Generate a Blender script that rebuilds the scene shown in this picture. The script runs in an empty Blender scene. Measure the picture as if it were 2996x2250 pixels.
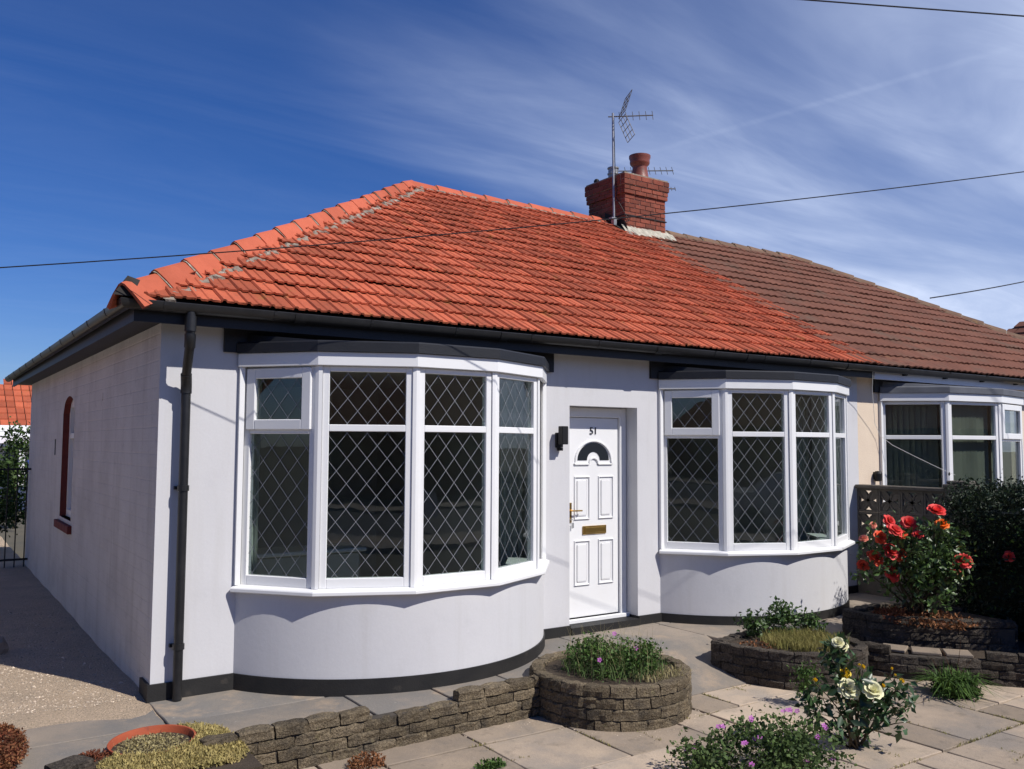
import bpy, bmesh, math, random
import numpy as np
from mathutils import Vector, Matrix
random.seed(7)
rng = np.random.default_rng(7)
sc = bpy.context.scene
col = sc.collection
R = math.radians

# ------------------------------------------------------------------ camera
cam = bpy.data.cameras.new('camera')
cam.sensor_width = 36.0
cam.lens = 2573.8 * 36.0 / 2996.0
cam.clip_start = 0.05
cam.clip_end = 2000
camo = bpy.data.objects.new('camera', cam)
col.objects.link(camo)
_y, _p, _r = R(55.825), R(3.881), R(0.291)
_f = Vector((math.cos(_y) * math.cos(_p), math.sin(_y) * math.cos(_p), math.sin(_p)))
_rt = Vector((math.sin(_y), -math.cos(_y), 0))
_up = _rt.cross(_f)
_rt2 = _rt * math.cos(_r) + _up * math.sin(_r)
_up2 = -_rt * math.sin(_r) + _up * math.cos(_r)
CAM = Vector((-1.4933, -6.8502, 1.8857))
_m = Matrix((_rt2, _up2, -_f)).transposed().to_4x4()
_m.translation = CAM
camo.matrix_world = _m
sc.camera = camo

# ------------------------------------------------------------------ world + sun
SUN_AZ, SUN_EL = R(24.0), R(46.6)      # azimuth from the facade normal towards +x
world = bpy.data.worlds.new('World')
sc.world = world
world.use_nodes = True
wn, wl = world.node_tree.nodes, world.node_tree.links
wn.clear()
w_out = wn.new('ShaderNodeOutputWorld')
w_bg = wn.new('ShaderNodeBackground')
w_bg.inputs['Strength'].default_value = 0.085
sky = wn.new('ShaderNodeTexSky')
sky.sky_type = 'NISHITA'
sky.sun_disc = False
sky.sun_elevation = SUN_EL
sky.sun_rotation = math.pi - SUN_AZ
sky.altitude = 0
sky.air_density = 1.0
sky.dust_density = 0.1
sky.ozone_density = 4.0
w_tc = wn.new('ShaderNodeTexCoord')
# thin cirrus: project the view direction on a high flat layer, stretch and warp
w_sep = wn.new('ShaderNodeSeparateXYZ')
wl.new(w_tc.outputs['Generated'], w_sep.inputs[0])
def wmath(op, a, b=None, clamp=False):
    n = wn.new('ShaderNodeMath'); n.operation = op; n.use_clamp = clamp
    for i, v in enumerate((a, b)):
        if v is None: continue
        if isinstance(v, (int, float)): n.inputs[i].default_value = v
        else: wl.new(v, n.inputs[i])
    return n.outputs[0]
w_z = wmath('MAXIMUM', wmath('ADD', w_sep.outputs[2], 0.08), 0.02)
w_x = wmath('DIVIDE', w_sep.outputs[0], w_z)
w_y = wmath('DIVIDE', w_sep.outputs[1], w_z)
w_cmb = wn.new('ShaderNodeCombineXYZ')
wl.new(w_x, w_cmb.inputs[0]); wl.new(w_y, w_cmb.inputs[1])
def wnoise(scale, detail, rough, rot, stretch, off=(0, 0, 0), dist=0.0):
    mp = wn.new('ShaderNodeMapping')
    mp.inputs['Rotation'].default_value = (0, 0, R(rot))
    mp.inputs['Scale'].default_value = (stretch[0], stretch[1], 1)
    mp.inputs['Location'].default_value = off
    wl.new(w_cmb.outputs[0], mp.inputs[0])
    n = wn.new('ShaderNodeTexNoise')
    n.inputs['Scale'].default_value = scale
    n.inputs['Detail'].default_value = detail
    n.inputs['Roughness'].default_value = rough
    n.inputs['Distortion'].default_value = dist
    wl.new(mp.outputs[0], n.inputs['Vector'])
    return n.outputs['Fac']
def wramp(v, a, b):
    n = wn.new('ShaderNodeMapRange'); n.interpolation_type = 'SMOOTHSTEP'
    wl.new(v, n.inputs[0]); n.inputs[1].default_value = a; n.inputs[2].default_value = b
    return n.outputs[0]
streak = wramp(wnoise(0.55, 6, 0.50, 30, (0.55, 1.25), (3.1, 1.7, 0), 0.7), 0.30, 0.74)
fine = wramp(wnoise(1.7, 9, 0.62, 24, (0.42, 1.5), (7.7, 0.4, 0), 1.6), 0.28, 0.82)
# the veil lies over the eastern (+x) half of the sky, clear to the north-west
big = wramp(wnoise(0.16, 2, 0.5, 0, (1, 1), (0.6, 2.2, 0)), 0.30, 0.62)
w_az = wmath('DIVIDE', w_sep.outputs[0], wmath('MAXIMUM', wmath('SQRT', wmath('ADD', wmath('MULTIPLY', w_sep.outputs[0], w_sep.outputs[0]), wmath('MULTIPLY', w_sep.outputs[1], w_sep.outputs[1]))), 0.05))
side = wramp(wmath('ADD', w_az, wmath('MULTIPLY', wmath('SUBTRACT', streak, 0.5), 0.35)), 0.36, 1.08)
cl = wmath('MULTIPLY', wmath('ADD', wmath('ADD', 0.36, wmath('MULTIPLY', streak, 0.26)), wmath('MULTIPLY', wmath('MULTIPLY', fine, streak), 0.60)), side)
cl = wmath('ADD', cl, wmath('MULTIPLY', wmath('MULTIPLY', fine, big), wmath('MULTIPLY', wmath('SUBTRACT', 1.0, side), 0.05)))
w_low = wramp(w_sep.outputs[2], 0.34, 0.10)
cl = wmath('MULTIPLY', wmath('ADD', cl, wmath('MULTIPLY', w_low, wmath('MULTIPLY', side, 0.22))), 0.95, True)
# a faint old vapour trail across the veil
w_dot = wn.new('ShaderNodeVectorMath'); w_dot.operation = 'DOT_PRODUCT'
wl.new(w_tc.outputs['Generated'], w_dot.inputs[0]); w_dot.inputs[1].default_value = (0.3800, 0.0671, -0.9226)
w_mid = wn.new('ShaderNodeVectorMath'); w_mid.operation = 'DOT_PRODUCT'
wl.new(w_tc.outputs['Generated'], w_mid.inputs[0]); w_mid.inputs[1].default_value = (0.7275, 0.5946, 0.3424)
trail = wmath('MULTIPLY', wramp(wmath('ABSOLUTE', w_dot.outputs['Value']), 0.0042, 0.0004), wramp(w_mid.outputs['Value'], 0.968, 0.990))
cl = wmath('ADD', cl, wmath('MULTIPLY', trail, wmath('ADD', 0.01, wmath('MULTIPLY', fine, 0.08))), True)
cl = wmath('MULTIPLY', cl, wramp(w_sep.outputs[2], -0.03, 0.01))
w_mix = wn.new('ShaderNodeMixRGB')
wl.new(cl, w_mix.inputs[0])
w_hs = wn.new('ShaderNodeHueSaturation')
w_hs.inputs['Saturation'].default_value = 1.22
w_hs.inputs['Value'].default_value = 0.80
wl.new(sky.outputs[0], w_hs.inputs['Color'])
w_tint = wn.new('ShaderNodeMixRGB'); w_tint.blend_type = 'MULTIPLY'; w_tint.inputs[0].default_value = 1.0
w_tint.inputs[2].default_value = (0.72, 0.86, 1.32, 1)
wl.new(w_hs.outputs[0], w_tint.inputs[1])
wl.new(w_tint.outputs[0], w_mix.inputs[1])
w_mix.inputs[2].default_value = (7.9, 9.1, 12.0, 1)
wl.new(w_mix.outputs[0], w_bg.inputs['Color'])
wl.new(w_bg.outputs[0], w_out.inputs['Surface'])

sun = bpy.data.lights.new('sun', 'SUN')
sun.energy = 4.9
sun.angle = R(0.53)
sun.color = (1.0, 0.955, 0.89)
suno = bpy.data.objects.new('sun', sun)
col.objects.link(suno)
SUN = Vector((math.sin(SUN_AZ) * math.cos(SUN_EL), -math.cos(SUN_AZ) * math.cos(SUN_EL), math.sin(SUN_EL)))
suno.rotation_euler = SUN.to_track_quat('Z', 'Y').to_euler()
suno.location = (6, -12, 14)

sc.view_settings.view_transform = 'Standard'
sc.view_settings.look = 'None'
sc.view_settings.exposure = 0.0
sc.view_settings.gamma = 1.0
sc.render.engine = 'CYCLES'
sc.render.resolution_x, sc.render.resolution_y = 1024, 769

# ------------------------------------------------------------------ materials
M = {}
def mat(name, c1, c2=None, scale=6.0, rough=0.8, bump=0.0, bscale=40.0, tint=0.0, spec=0.3, metal=0.0,
        stains=None, fine=0.0, fscale=120.0, translucent=0.0, detail=6.0, coat=0.0, bdist=0.01):
    """noise between two colours, per piece tint, optional stains [(colour, scale, lo, hi, amount)], bump"""
    m = bpy.data.materials.new(name); m.use_nodes = True
    n, l = m.node_tree.nodes, m.node_tree.links
    n.clear()
    out = n.new('ShaderNodeOutputMaterial')
    bs = n.new('ShaderNodeBsdfPrincipled')
    geo = n.new('ShaderNodeNewGeometry')
    pos = geo.outputs['Position']
    c2 = c2 or c1
    def noise(s, d=detail, rgh=0.6):
        t = n.new('ShaderNodeTexNoise'); t.inputs['Scale'].default_value = s
        t.inputs['Detail'].default_value = d; t.inputs['Roughness'].default_value = rgh
        l.new(pos, t.inputs['Vector']); return t.outputs['Fac']
    def rng_(v, a, b, to0=0.0, to1=1.0):
        r = n.new('ShaderNodeMapRange'); l.new(v, r.inputs[0])
        r.inputs[1].default_value = a; r.inputs[2].default_value = b
        r.inputs[3].default_value = to0; r.inputs[4].default_value = to1
        return r.outputs[0]
    mx = n.new('ShaderNodeMixRGB')
    mx.inputs[1].default_value = (*c1, 1); mx.inputs[2].default_value = (*c2, 1)
    l.new(rng_(noise(scale), 0.3, 0.7), mx.inputs[0])
    cur = mx.outputs[0]
    for (sc_, ss, lo, hi, am) in (stains or []):
        k = n.new('ShaderNodeMixRGB'); k.inputs[2].default_value = (*sc_, 1)
        l.new(cur, k.inputs[1]); l.new(rng_(noise(ss, 7.0, 0.65), lo, hi, 0, am), k.inputs[0]); cur = k.outputs[0]
    val = None
    if tint:
        at = n.new('ShaderNodeAttribute'); at.attribute_name = 'tint'
        val = rng_(at.outputs['Fac'], 0, 1, 1 - tint, 1 + tint)
    if fine:
        fv = rng_(noise(fscale, 3.0), 0.25, 0.75, 1 - fine, 1 + fine)
        if val is None: val = fv
        else:
            mm = n.new('ShaderNodeMath'); mm.operation = 'MULTIPLY'; l.new(val, mm.inputs[0]); l.new(fv, mm.inputs[1]); val = mm.outputs[0]
    if val is not None:
        hs = n.new('ShaderNodeHueSaturation'); l.new(cur, hs.inputs['Color']); l.new(val, hs.inputs['Value']); cur = hs.outputs[0]
    l.new(cur, bs.inputs['Base Color'])
    bs.inputs['Roughness'].default_value = rough
    bs.inputs['Specular IOR Level'].default_value = spec
    bs.inputs['Metallic'].default_value = metal
    bs.inputs['Coat Weight'].default_value = coat
    if bump:
        b = n.new('ShaderNodeBump'); b.inputs['Strength'].default_value = bump; b.inputs['Distance'].default_value = bdist
        l.new(noise(bscale, 5.0, 0.65), b.inputs['Height']); l.new(b.outputs[0], bs.inputs['Normal'])
    if translucent:
        tr = n.new('ShaderNodeBsdfTranslucent'); l.new(cur, tr.inputs[0])
        ms = n.new('ShaderNodeMixShader'); ms.inputs[0].default_value = translucent
        l.new(bs.outputs[0], ms.inputs[1]); l.new(tr.outputs[0], ms.inputs[2]); l.new(ms.outputs[0], out.inputs[0])
    else:
        l.new(bs.outputs[0], out.inputs[0])
    M[name] = m
    return m
def glass(name, tint=(0.86, 0.91, 0.89), boost=1.4):
    m = bpy.data.materials.new(name); m.use_nodes = True
    n, l = m.node_tree.nodes, m.node_tree.links; n.clear()
    out = n.new('ShaderNodeOutputMaterial'); fr = n.new('ShaderNodeLayerWeight'); fr.inputs[0].default_value = 0.5
    pw = n.new('ShaderNodeMath'); pw.operation = 'POWER'; pw.inputs[1].default_value = 5.0; l.new(fr.outputs['Facing'], pw.inputs[0])
    ad = n.new('ShaderNodeMath'); ad.operation = 'MULTIPLY_ADD'; ad.inputs[1].default_value = 0.9; ad.inputs[2].default_value = 0.045; l.new(pw.outputs[0], ad.inputs[0])
    mu = n.new('ShaderNodeMath'); mu.operation = 'MULTIPLY'; mu.use_clamp = True; mu.inputs[1].default_value = boost
    tr = n.new('ShaderNodeBsdfTransparent'); tr.inputs[0].default_value = (*tint, 1)
    gl = n.new('ShaderNodeBsdfGlossy'); gl.inputs['Roughness'].default_value = 0.0
    geo = n.new('ShaderNodeNewGeometry'); no = n.new('ShaderNodeTexNoise'); no.inputs['Scale'].default_value = 2.2
    b = n.new('ShaderNodeBump'); b.inputs['Strength'].default_value = 0.05; b.inputs['Distance'].default_value = 0.02
    l.new(geo.outputs['Position'], no.inputs['Vector']); l.new(no.outputs[0], b.inputs['Height'])
    l.new(b.outputs[0], gl.inputs['Normal'])
    mx = n.new('ShaderNodeMixShader'); l.new(ad.outputs[0], mu.inputs[0]); l.new(mu.outputs[0], mx.inputs[0])
    l.new(tr.outputs[0], mx.inputs[1]); l.new(gl.outputs[0], mx.inputs[2]); l.new(mx.outputs[0], out.inputs[0])
    M[name] = m
glass('window_glass')
mat('render_front', (0.605, 0.60, 0.612), (0.575, 0.57, 0.585), 1.6, 0.75, 0.10, 26, spec=0.25,
    stains=[((0.50, 0.495, 0.51), 3.5, 0.56, 0.78, 0.5)], fine=0.025, fscale=60)
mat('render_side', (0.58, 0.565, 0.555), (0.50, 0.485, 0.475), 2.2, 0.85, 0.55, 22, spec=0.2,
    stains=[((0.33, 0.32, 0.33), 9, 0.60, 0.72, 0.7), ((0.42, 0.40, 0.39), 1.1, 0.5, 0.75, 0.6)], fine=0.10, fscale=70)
def add_coursing(m, axis_u, w=.30, h=.100, strength=.5):
    """faint relief of the painted-over block courses"""
    n, l = m.node_tree.nodes, m.node_tree.links
    bs = next(q for q in n if q.type == 'BSDF_PRINCIPLED'); old = bs.inputs['Normal'].links[0].from_node
    geo = n.new('ShaderNodeNewGeometry'); sp = n.new('ShaderNodeSeparateXYZ'); cb = n.new('ShaderNodeCombineXYZ'); br = n.new('ShaderNodeTexBrick')
    l.new(geo.outputs['Position'], sp.inputs[0]); l.new(sp.outputs[axis_u], cb.inputs[0]); l.new(sp.outputs[2], cb.inputs[1])
    br.inputs['Scale'].default_value = 1.0; br.inputs['Brick Width'].default_value = w; br.inputs['Row Height'].default_value = h
    br.inputs['Mortar Size'].default_value = .008; br.inputs['Mortar Smooth'].default_value = .8
    br.inputs['Color1'].default_value = (1, 1, 1, 1); br.inputs['Color2'].default_value = (.85, .85, .85, 1); br.inputs['Mortar'].default_value = (.2, .2, .2, 1)
    l.new(cb.outputs[0], br.inputs['Vector'])
    b = n.new('ShaderNodeBump'); b.inputs['Strength'].default_value = strength; b.inputs['Distance'].default_value = .006
    l.new(br.outputs['Color'], b.inputs['Height']); l.new(old.outputs[0], b.inputs['Normal']); l.new(b.outputs[0], bs.inputs['Normal'])
add_coursing(M['render_side'], 1)
def add_streaks(m, colour, amount, lo=.52, hi=.74, sx=7.0, sz=.55):
    """weathering: thin marks run down by rain"""
    n, l = m.node_tree.nodes, m.node_tree.links
    bs = next(q for q in n if q.type == 'BSDF_PRINCIPLED'); src = bs.inputs['Base Color'].links[0].from_socket
    geo = n.new('ShaderNodeNewGeometry'); mp = n.new('ShaderNodeMapping'); mp.inputs['Scale'].default_value = (sx, sx, sz)
    t = n.new('ShaderNodeTexNoise'); t.inputs['Scale'].default_value = 1.0; t.inputs['Detail'].default_value = 6; t.inputs['Roughness'].default_value = .65
    r = n.new('ShaderNodeMapRange'); r.inputs[1].default_value = lo; r.inputs[2].default_value = hi; r.inputs[4].default_value = amount
    k = n.new('ShaderNodeMixRGB'); k.inputs[2].default_value = (*colour, 1)
    l.new(geo.outputs['Position'], mp.inputs[0]); l.new(mp.outputs[0], t.inputs['Vector']); l.new(t.outputs['Fac'], r.inputs[0]); l.new(r.outputs[0], k.inputs[0])
    l.new(src, k.inputs[1]); l.new(k.outputs[0], bs.inputs['Base Color'])
add_streaks(M['render_front'], (0.47, 0.455, 0.44), .30)
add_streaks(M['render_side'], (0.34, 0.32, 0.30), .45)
mat('black_paint', (0.011, 0.012, 0.016), (0.015, 0.016, 0.020), 8, 0.55, 0.15, 60, spec=0.4, fine=0.15)
mat('plinth_black', (0.012, 0.012, 0.013), (0.022, 0.021, 0.020), 5, 0.6, 0.25, 60, spec=0.35,
    stains=[((0.10, 0.085, 0.07), 6, 0.62, 0.78, 0.5)])
mat('gutter_plastic', (0.009, 0.009, 0.010), (0.017, 0.017, 0.018), 6, 0.42, 0.05, 40, spec=0.5, fine=0.2, fscale=25)
mat('white_upvc', (0.80, 0.80, 0.80), (0.775, 0.775, 0.77), 5, 0.35, 0.0, spec=0.5)
mat('white_paint', (0.70, 0.71, 0.74), (0.64, 0.65, 0.68), 4, 0.6, 0.1, 50)
mat('lead_strip', (0.30, 0.31, 0.33), (0.23, 0.24, 0.26), 30, 0.5, 0, spec=0.5, metal=0.25)
mat('cream_wall', (0.72, 0.60, 0.47), (0.66, 0.54, 0.42), 2.5, 0.85, 0.3, 60, fine=0.04)
mat('tile_orange', (0.47, 0.116, 0.056), (0.38, 0.090, 0.045), 3.2, 0.82, 0.35, 55, tint=0.26, spec=0.25, fine=0.10, fscale=45,
    stains=[((0.24, 0.066, 0.038), 7.0, 0.56, 0.74, 0.55), ((0.30, 0.16, 0.04), 4.5, 0.59, 0.74, 0.60), ((0.11, 0.08, 0.055), 14, 0.60, 0.72, 0.65)])
mat('ridge_orange', (0.49, 0.118, 0.062), (0.42, 0.098, 0.050), 5, 0.8, 0.2, 50, tint=0.16, fine=0.05, fscale=35, spec=0.25,
    stains=[((0.40, 0.24, 0.06), 5, 0.66, 0.78, 0.5)])
mat('tile_brown', (0.195, 0.082, 0.053), (0.15, 0.064, 0.043), 2.6, 0.85, 0.3, 60, tint=0.10, spec=0.2, fine=0.08, fscale=50,
    stains=[((0.115, 0.09, 0.065), 1.6, 0.52, 0.70, 0.6), ((0.16, 0.14, 0.05), 6, 0.67, 0.78, 0.5)])
mat('ridge_brown', (0.15, 0.085, 0.06), (0.20, 0.13, 0.08), 5, 0.9, 0.4, 40, tint=0.15, stains=[((0.30, 0.17, 0.05), 7, 0.6, 0.7, 0.6)])
mat('roof_deck', (0.03, 0.027, 0.025), None, 5, 0.9)
mat('mortar_hip', (0.34, 0.29, 0.23), (0.20, 0.165, 0.13), 16, 0.95, 0.9, 45, stains=[((0.62, 0.58, 0.50), 9, 0.60, 0.66, 0.9), ((0.42, 0.25, 0.05), 6, 0.64, 0.72, 0.5)])
mat('brick_red', (0.28, 0.078, 0.046), (0.19, 0.055, 0.036), 9, 0.9, 0.5, 50, tint=0.28, stains=[((0.07, 0.042, 0.032), 5, 0.50, 0.70, 0.65), ((0.42, 0.36, 0.28), 11, 0.66, 0.72, 0.6)])
mat('brick_mortar', (0.22, 0.17, 0.13), (0.42, 0.35, 0.27), 7, 0.95, 0.4, 60)
mat('flashing_white', (0.56, 0.52, 0.43), (0.30, 0.28, 0.22), 14, 0.9, 0.6, 40)
mat('pot_clay', (0.25, 0.065, 0.040), (0.17, 0.05, 0.035), 10, 0.45, 0.2, 40, spec=0.45, stains=[((0.07, 0.045, 0.035), 9, 0.55, 0.7, 0.7)])
mat('grey_metal', (0.40, 0.41, 0.42), (0.26, 0.26, 0.27), 12, 0.45, 0.1, 40, metal=0.6)
mat('aerial_metal', (0.10, 0.095, 0.09), (0.20, 0.19, 0.18), 14, 0.5, 0, metal=0.5)
mat('cable_black', (0.018, 0.018, 0.02), None, 5, 0.6)
mat('cable_white', (0.70, 0.70, 0.68), None, 5, 0.6)
mat('brass', (0.62, 0.40, 0.12), (0.52, 0.33, 0.10), 20, 0.28, 0, metal=0.9, spec=0.6)
mat('number_black', (0.03, 0.03, 0.032), None, 5, 0.4)
mat('lamp_black', (0.012, 0.012, 0.013), None, 8, 0.5, 0.1, 80)
mat('brick_paint_red', (0.16, 0.035, 0.028), (0.12, 0.028, 0.024), 12, 0.8, 0.4, 60, stains=[((0.22, 0.07, 0.045), 8, 0.6, 0.75, 0.6)])
mat('curtain_pale', (0.60, 0.62, 0.58), (0.54, 0.56, 0.52), 8, 0.9, translucent=0.25)
mat('room_wall', (0.60, 0.60, 0.57), None, 3, 0.9)
mat('room_floor', (0.26, 0.22, 0.18), None, 5, 0.7)
mat('blind_fabric', (0.30, 0.30, 0.25), (0.25, 0.25, 0.21), 6, 0.9, translucent=0.3)
mat('stone_block', (0.235, 0.185, 0.12), (0.135, 0.108, 0.075), 15, 0.95, 1.0, 70, tint=0.30, spec=0.15, fine=0.55, fscale=75, bdist=0.03,
    stains=[((0.055, 0.05, 0.045), 5, 0.52, 0.68, 0.7), ((0.22, 0.19, 0.10), 18, 0.60, 0.70, 0.6), ((0.42, 0.40, 0.36), 38, 0.69, 0.73, 0.8)])
mat('stone_dark_shaded', (0.115, 0.094, 0.074), (0.055, 0.048, 0.041), 15, 0.95, 1.0, 70, tint=0.30, spec=0.15, fine=0.60, fscale=75, bdist=0.03,
    stains=[((0.17, 0.15, 0.12), 24, 0.60, 0.70, 0.6), ((0.30, 0.28, 0.25), 45, 0.69, 0.73, 0.7)])  # planter and wall stone painted darker for shade; the edging block is dark itself
mat('wall_mortar', (0.075, 0.062, 0.050), (0.045, 0.04, 0.034), 20, 0.95, 0.6, 60)
mat('slab_stone', (0.43, 0.338, 0.250), (0.295, 0.240, 0.185), 2.2, 0.88, 0.35, 55, tint=0.30, spec=0.25, fine=0.09, fscale=110,
    stains=[((0.30, 0.25, 0.205), 3.4, 0.52, 0.72, 0.6), ((0.56, 0.43, 0.30), 1.5, 0.56, 0.72, 0.5), ((0.13, 0.115, 0.10), 14, 0.64, 0.74, 0.7), ((0.26, 0.23, 0.20), 1.1, 0.52, 0.64, 0.65), ((0.15, 0.13, 0.105), 5.5, 0.55, 0.70, 0.55), ((0.52, 0.47, 0.40), 26, 0.68, 0.74, 0.5)])
mat('path_stone', (0.31, 0.255, 0.20), (0.205, 0.178, 0.150), 1.5, 0.88, 0.35, 45, tint=0.07, spec=0.25, fine=0.10, fscale=110,
    stains=[((0.165, 0.158, 0.148), 1.0, 0.46, 0.58, 0.80), ((0.20, 0.18, 0.155), 3.3, 0.50, 0.66, 0.6), ((0.46, 0.335, 0.22), 1.3, 0.57, 0.70, 0.7), ((0.46, 0.41, 0.34), 8, 0.66, 0.72, 0.6)])
mat('joint_soil', (0.070, 0.052, 0.034), (0.12, 0.088, 0.058), 9, 0.95, 0.8, 60, fine=0.3, stains=[((0.07, 0.075, 0.025), 5, 0.55, 0.7, 0.7)])
mat('drive_gravel', (0.64, 0.49, 0.345), (0.50, 0.39, 0.28), 3.0, 0.95, 1.0, 90, fine=0.35, fscale=70, bdist=0.03,
    stains=[((0.55, 0.41, 0.28), 2.0, 0.52, 0.7, 0.6), ((0.18, 0.15, 0.12), 60, 0.60, 0.70, 0.6)])
mat('pebble', (0.60, 0.49, 0.37), (0.34, 0.28, 0.22), 30, 0.85, 0.2, 50, tint=0.40)
mat('soil', (0.075, 0.055, 0.038), (0.045, 0.034, 0.025), 18, 0.97, 1.0, 60, fine=0.3)
mat('terracotta', (0.40, 0.088, 0.036), (0.30, 0.066, 0.030), 9, 0.75, 0.2, 50, stains=[((0.09, 0.035, 0.03), 7, 0.58, 0.68, 0.8), ((0.50, 0.26, 0.13), 12, 0.62, 0.7, 0.5)])
mat('leaf_rose', (0.075, 0.13, 0.032), (0.042, 0.080, 0.024), 9, 0.42, tint=0.55, spec=0.45, translucent=0.18)
mat('leaf_cream', (0.055, 0.105, 0.038), (0.030, 0.068, 0.025), 9, 0.38, tint=0.55, spec=0.5, translucent=0.15)
mat('leaf_geranium', (0.105, 0.155, 0.045), (0.055, 0.095, 0.030), 8, 0.7, tint=0.55, translucent=0.25)
mat('leaf_mid', (0.085, 0.150, 0.032), (0.050, 0.100, 0.022), 8, 0.6, tint=0.55, translucent=0.25)
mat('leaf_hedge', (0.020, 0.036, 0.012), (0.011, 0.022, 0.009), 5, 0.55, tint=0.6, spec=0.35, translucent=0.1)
mat('leaf_far', (0.055, 0.095, 0.020), (0.028, 0.055, 0.014), 4, 0.6, tint=0.6, translucent=0.2)
mat('grass_dry', (0.30, 0.25, 0.09), (0.20, 0.20, 0.055), 9, 0.8, tint=0.45, translucent=0.3)
mat('grass_pale', (0.42, 0.36, 0.19), (0.32, 0.27, 0.13), 9, 0.8, tint=0.35, translucent=0.3)
mat('sedum_yellow', (0.47, 0.37, 0.15), (0.33, 0.28, 0.10), 12, 0.8, tint=0.4, translucent=0.2)
mat('sedum_red', (0.20, 0.055, 0.025), (0.13, 0.045, 0.022), 12, 0.75, tint=0.5, translucent=0.2)
mat('litter_brown', (0.26, 0.115, 0.045), (0.15, 0.06, 0.03), 12, 0.85, tint=0.5, translucent=0.15)
mat('stem_brown', (0.055, 0.045, 0.028), (0.075, 0.055, 0.03), 12, 0.8, 0.3, 60)
mat('stem_green', (0.075, 0.095, 0.03), (0.10, 0.08, 0.035), 12, 0.7)
mat('petal_red', (0.76, 0.055, 0.055), (0.84, 0.11, 0.09), 30, 0.55, tint=0.25, translucent=0.25)
mat('petal_orange_red', (0.82, 0.085, 0.035), (0.86, 0.15, 0.06), 30, 0.55, tint=0.25, translucent=0.25)
mat('petal_orange', (0.90, 0.24, 0.022), (0.88, 0.16, 0.02), 30, 0.55, tint=0.2, translucent=0.25)
mat('petal_pink', (0.82, 0.25, 0.17), (0.85, 0.38, 0.26), 30, 0.55, tint=0.2, translucent=0.25)
mat('petal_cream', (0.82, 0.79, 0.44), (0.84, 0.82, 0.60), 20, 0.55, tint=0.12, translucent=0.2)
mat('petal_yellow', (0.88, 0.62, 0.03), (0.85, 0.68, 0.08), 20, 0.55, tint=0.15, translucent=0.2)
mat('petal_purple', (0.52, 0.12, 0.48), (0.62, 0.22, 0.56), 20, 0.6, tint=0.2, translucent=0.25)
mat('screen_block', (0.135, 0.115, 0.095), (0.095, 0.085, 0.072), 10, 0.95, 0.6, 70, fine=0.15)
mat('iron_black', (0.012, 0.012, 0.013), None, 5, 0.5)
mat('far_wall_white', (0.72, 0.72, 0.72), (0.66, 0.66, 0.66), 3, 0.85)
mat('far_brick', (0.17, 0.07, 0.05), (0.13, 0.055, 0.04), 4, 0.9, 0.3, 40)
mat('bin_blue', (0.05, 0.12, 0.50), None, 4, 0.4)
mat('asphalt', (0.055, 0.055, 0.057), (0.04, 0.04, 0.042), 3, 0.9, 0.5, 90)
mat('lawn', (0.085, 0.08, 0.06), (0.12, 0.105, 0.075), 1.2, 0.95, 0.6, 60)
mat('car_paint', (0.55, 0.56, 0.58), None, 3, 0.3, spec=0.5, coat=0.6)
mat('car_glass', (0.02, 0.025, 0.03), None, 3, 0.08, spec=0.6)
mat('rubber', (0.02, 0.02, 0.02), None, 3, 0.8)

# ------------------------------------------------------------------ mesh helpers
def link(o, parent=None):
    col.objects.link(o)
    if parent is not None: o.parent = parent
    return o
def tag(o, label=None, cat=None, group=None, kind=None):
    if label: o['label'] = label
    if cat: o['category'] = cat
    if group: o['group'] = group
    if kind: o['kind'] = kind
    return o
def empty(name, loc=(0, 0, 0), **kw):
    o = bpy.data.objects.new(name, None); o.location = loc; o.empty_display_size = 0.2
    link(o); return tag(o, **kw)
def mesh_from(name, V, F, material=None, smooth=False, tints=None):
    me = bpy.data.meshes.new(name)
    me.from_pydata([tuple(v) for v in V], [], [tuple(f) for f in F])
    if material: me.materials.append(M[material] if isinstance(material, str) else material)
    if smooth: me.polygons.foreach_set('use_smooth', [True] * len(me.polygons))
    if tints is not None:
        a = me.attributes.new('tint', 'FLOAT', 'POINT'); a.data.foreach_set('value', np.asarray(tints, dtype=np.float32))
    me.update()
    return me
def local(o, parent):
    """objects are built in world coordinates: bring a child into its parent's frame"""
    if parent is not None:
        o.matrix_parent_inverse = Matrix.Identity(4)
        p = parent; off = Vector((0, 0, 0))
        while p is not None: off += p.location; p = p.parent
        o.location = o.location - off
    return o
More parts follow.
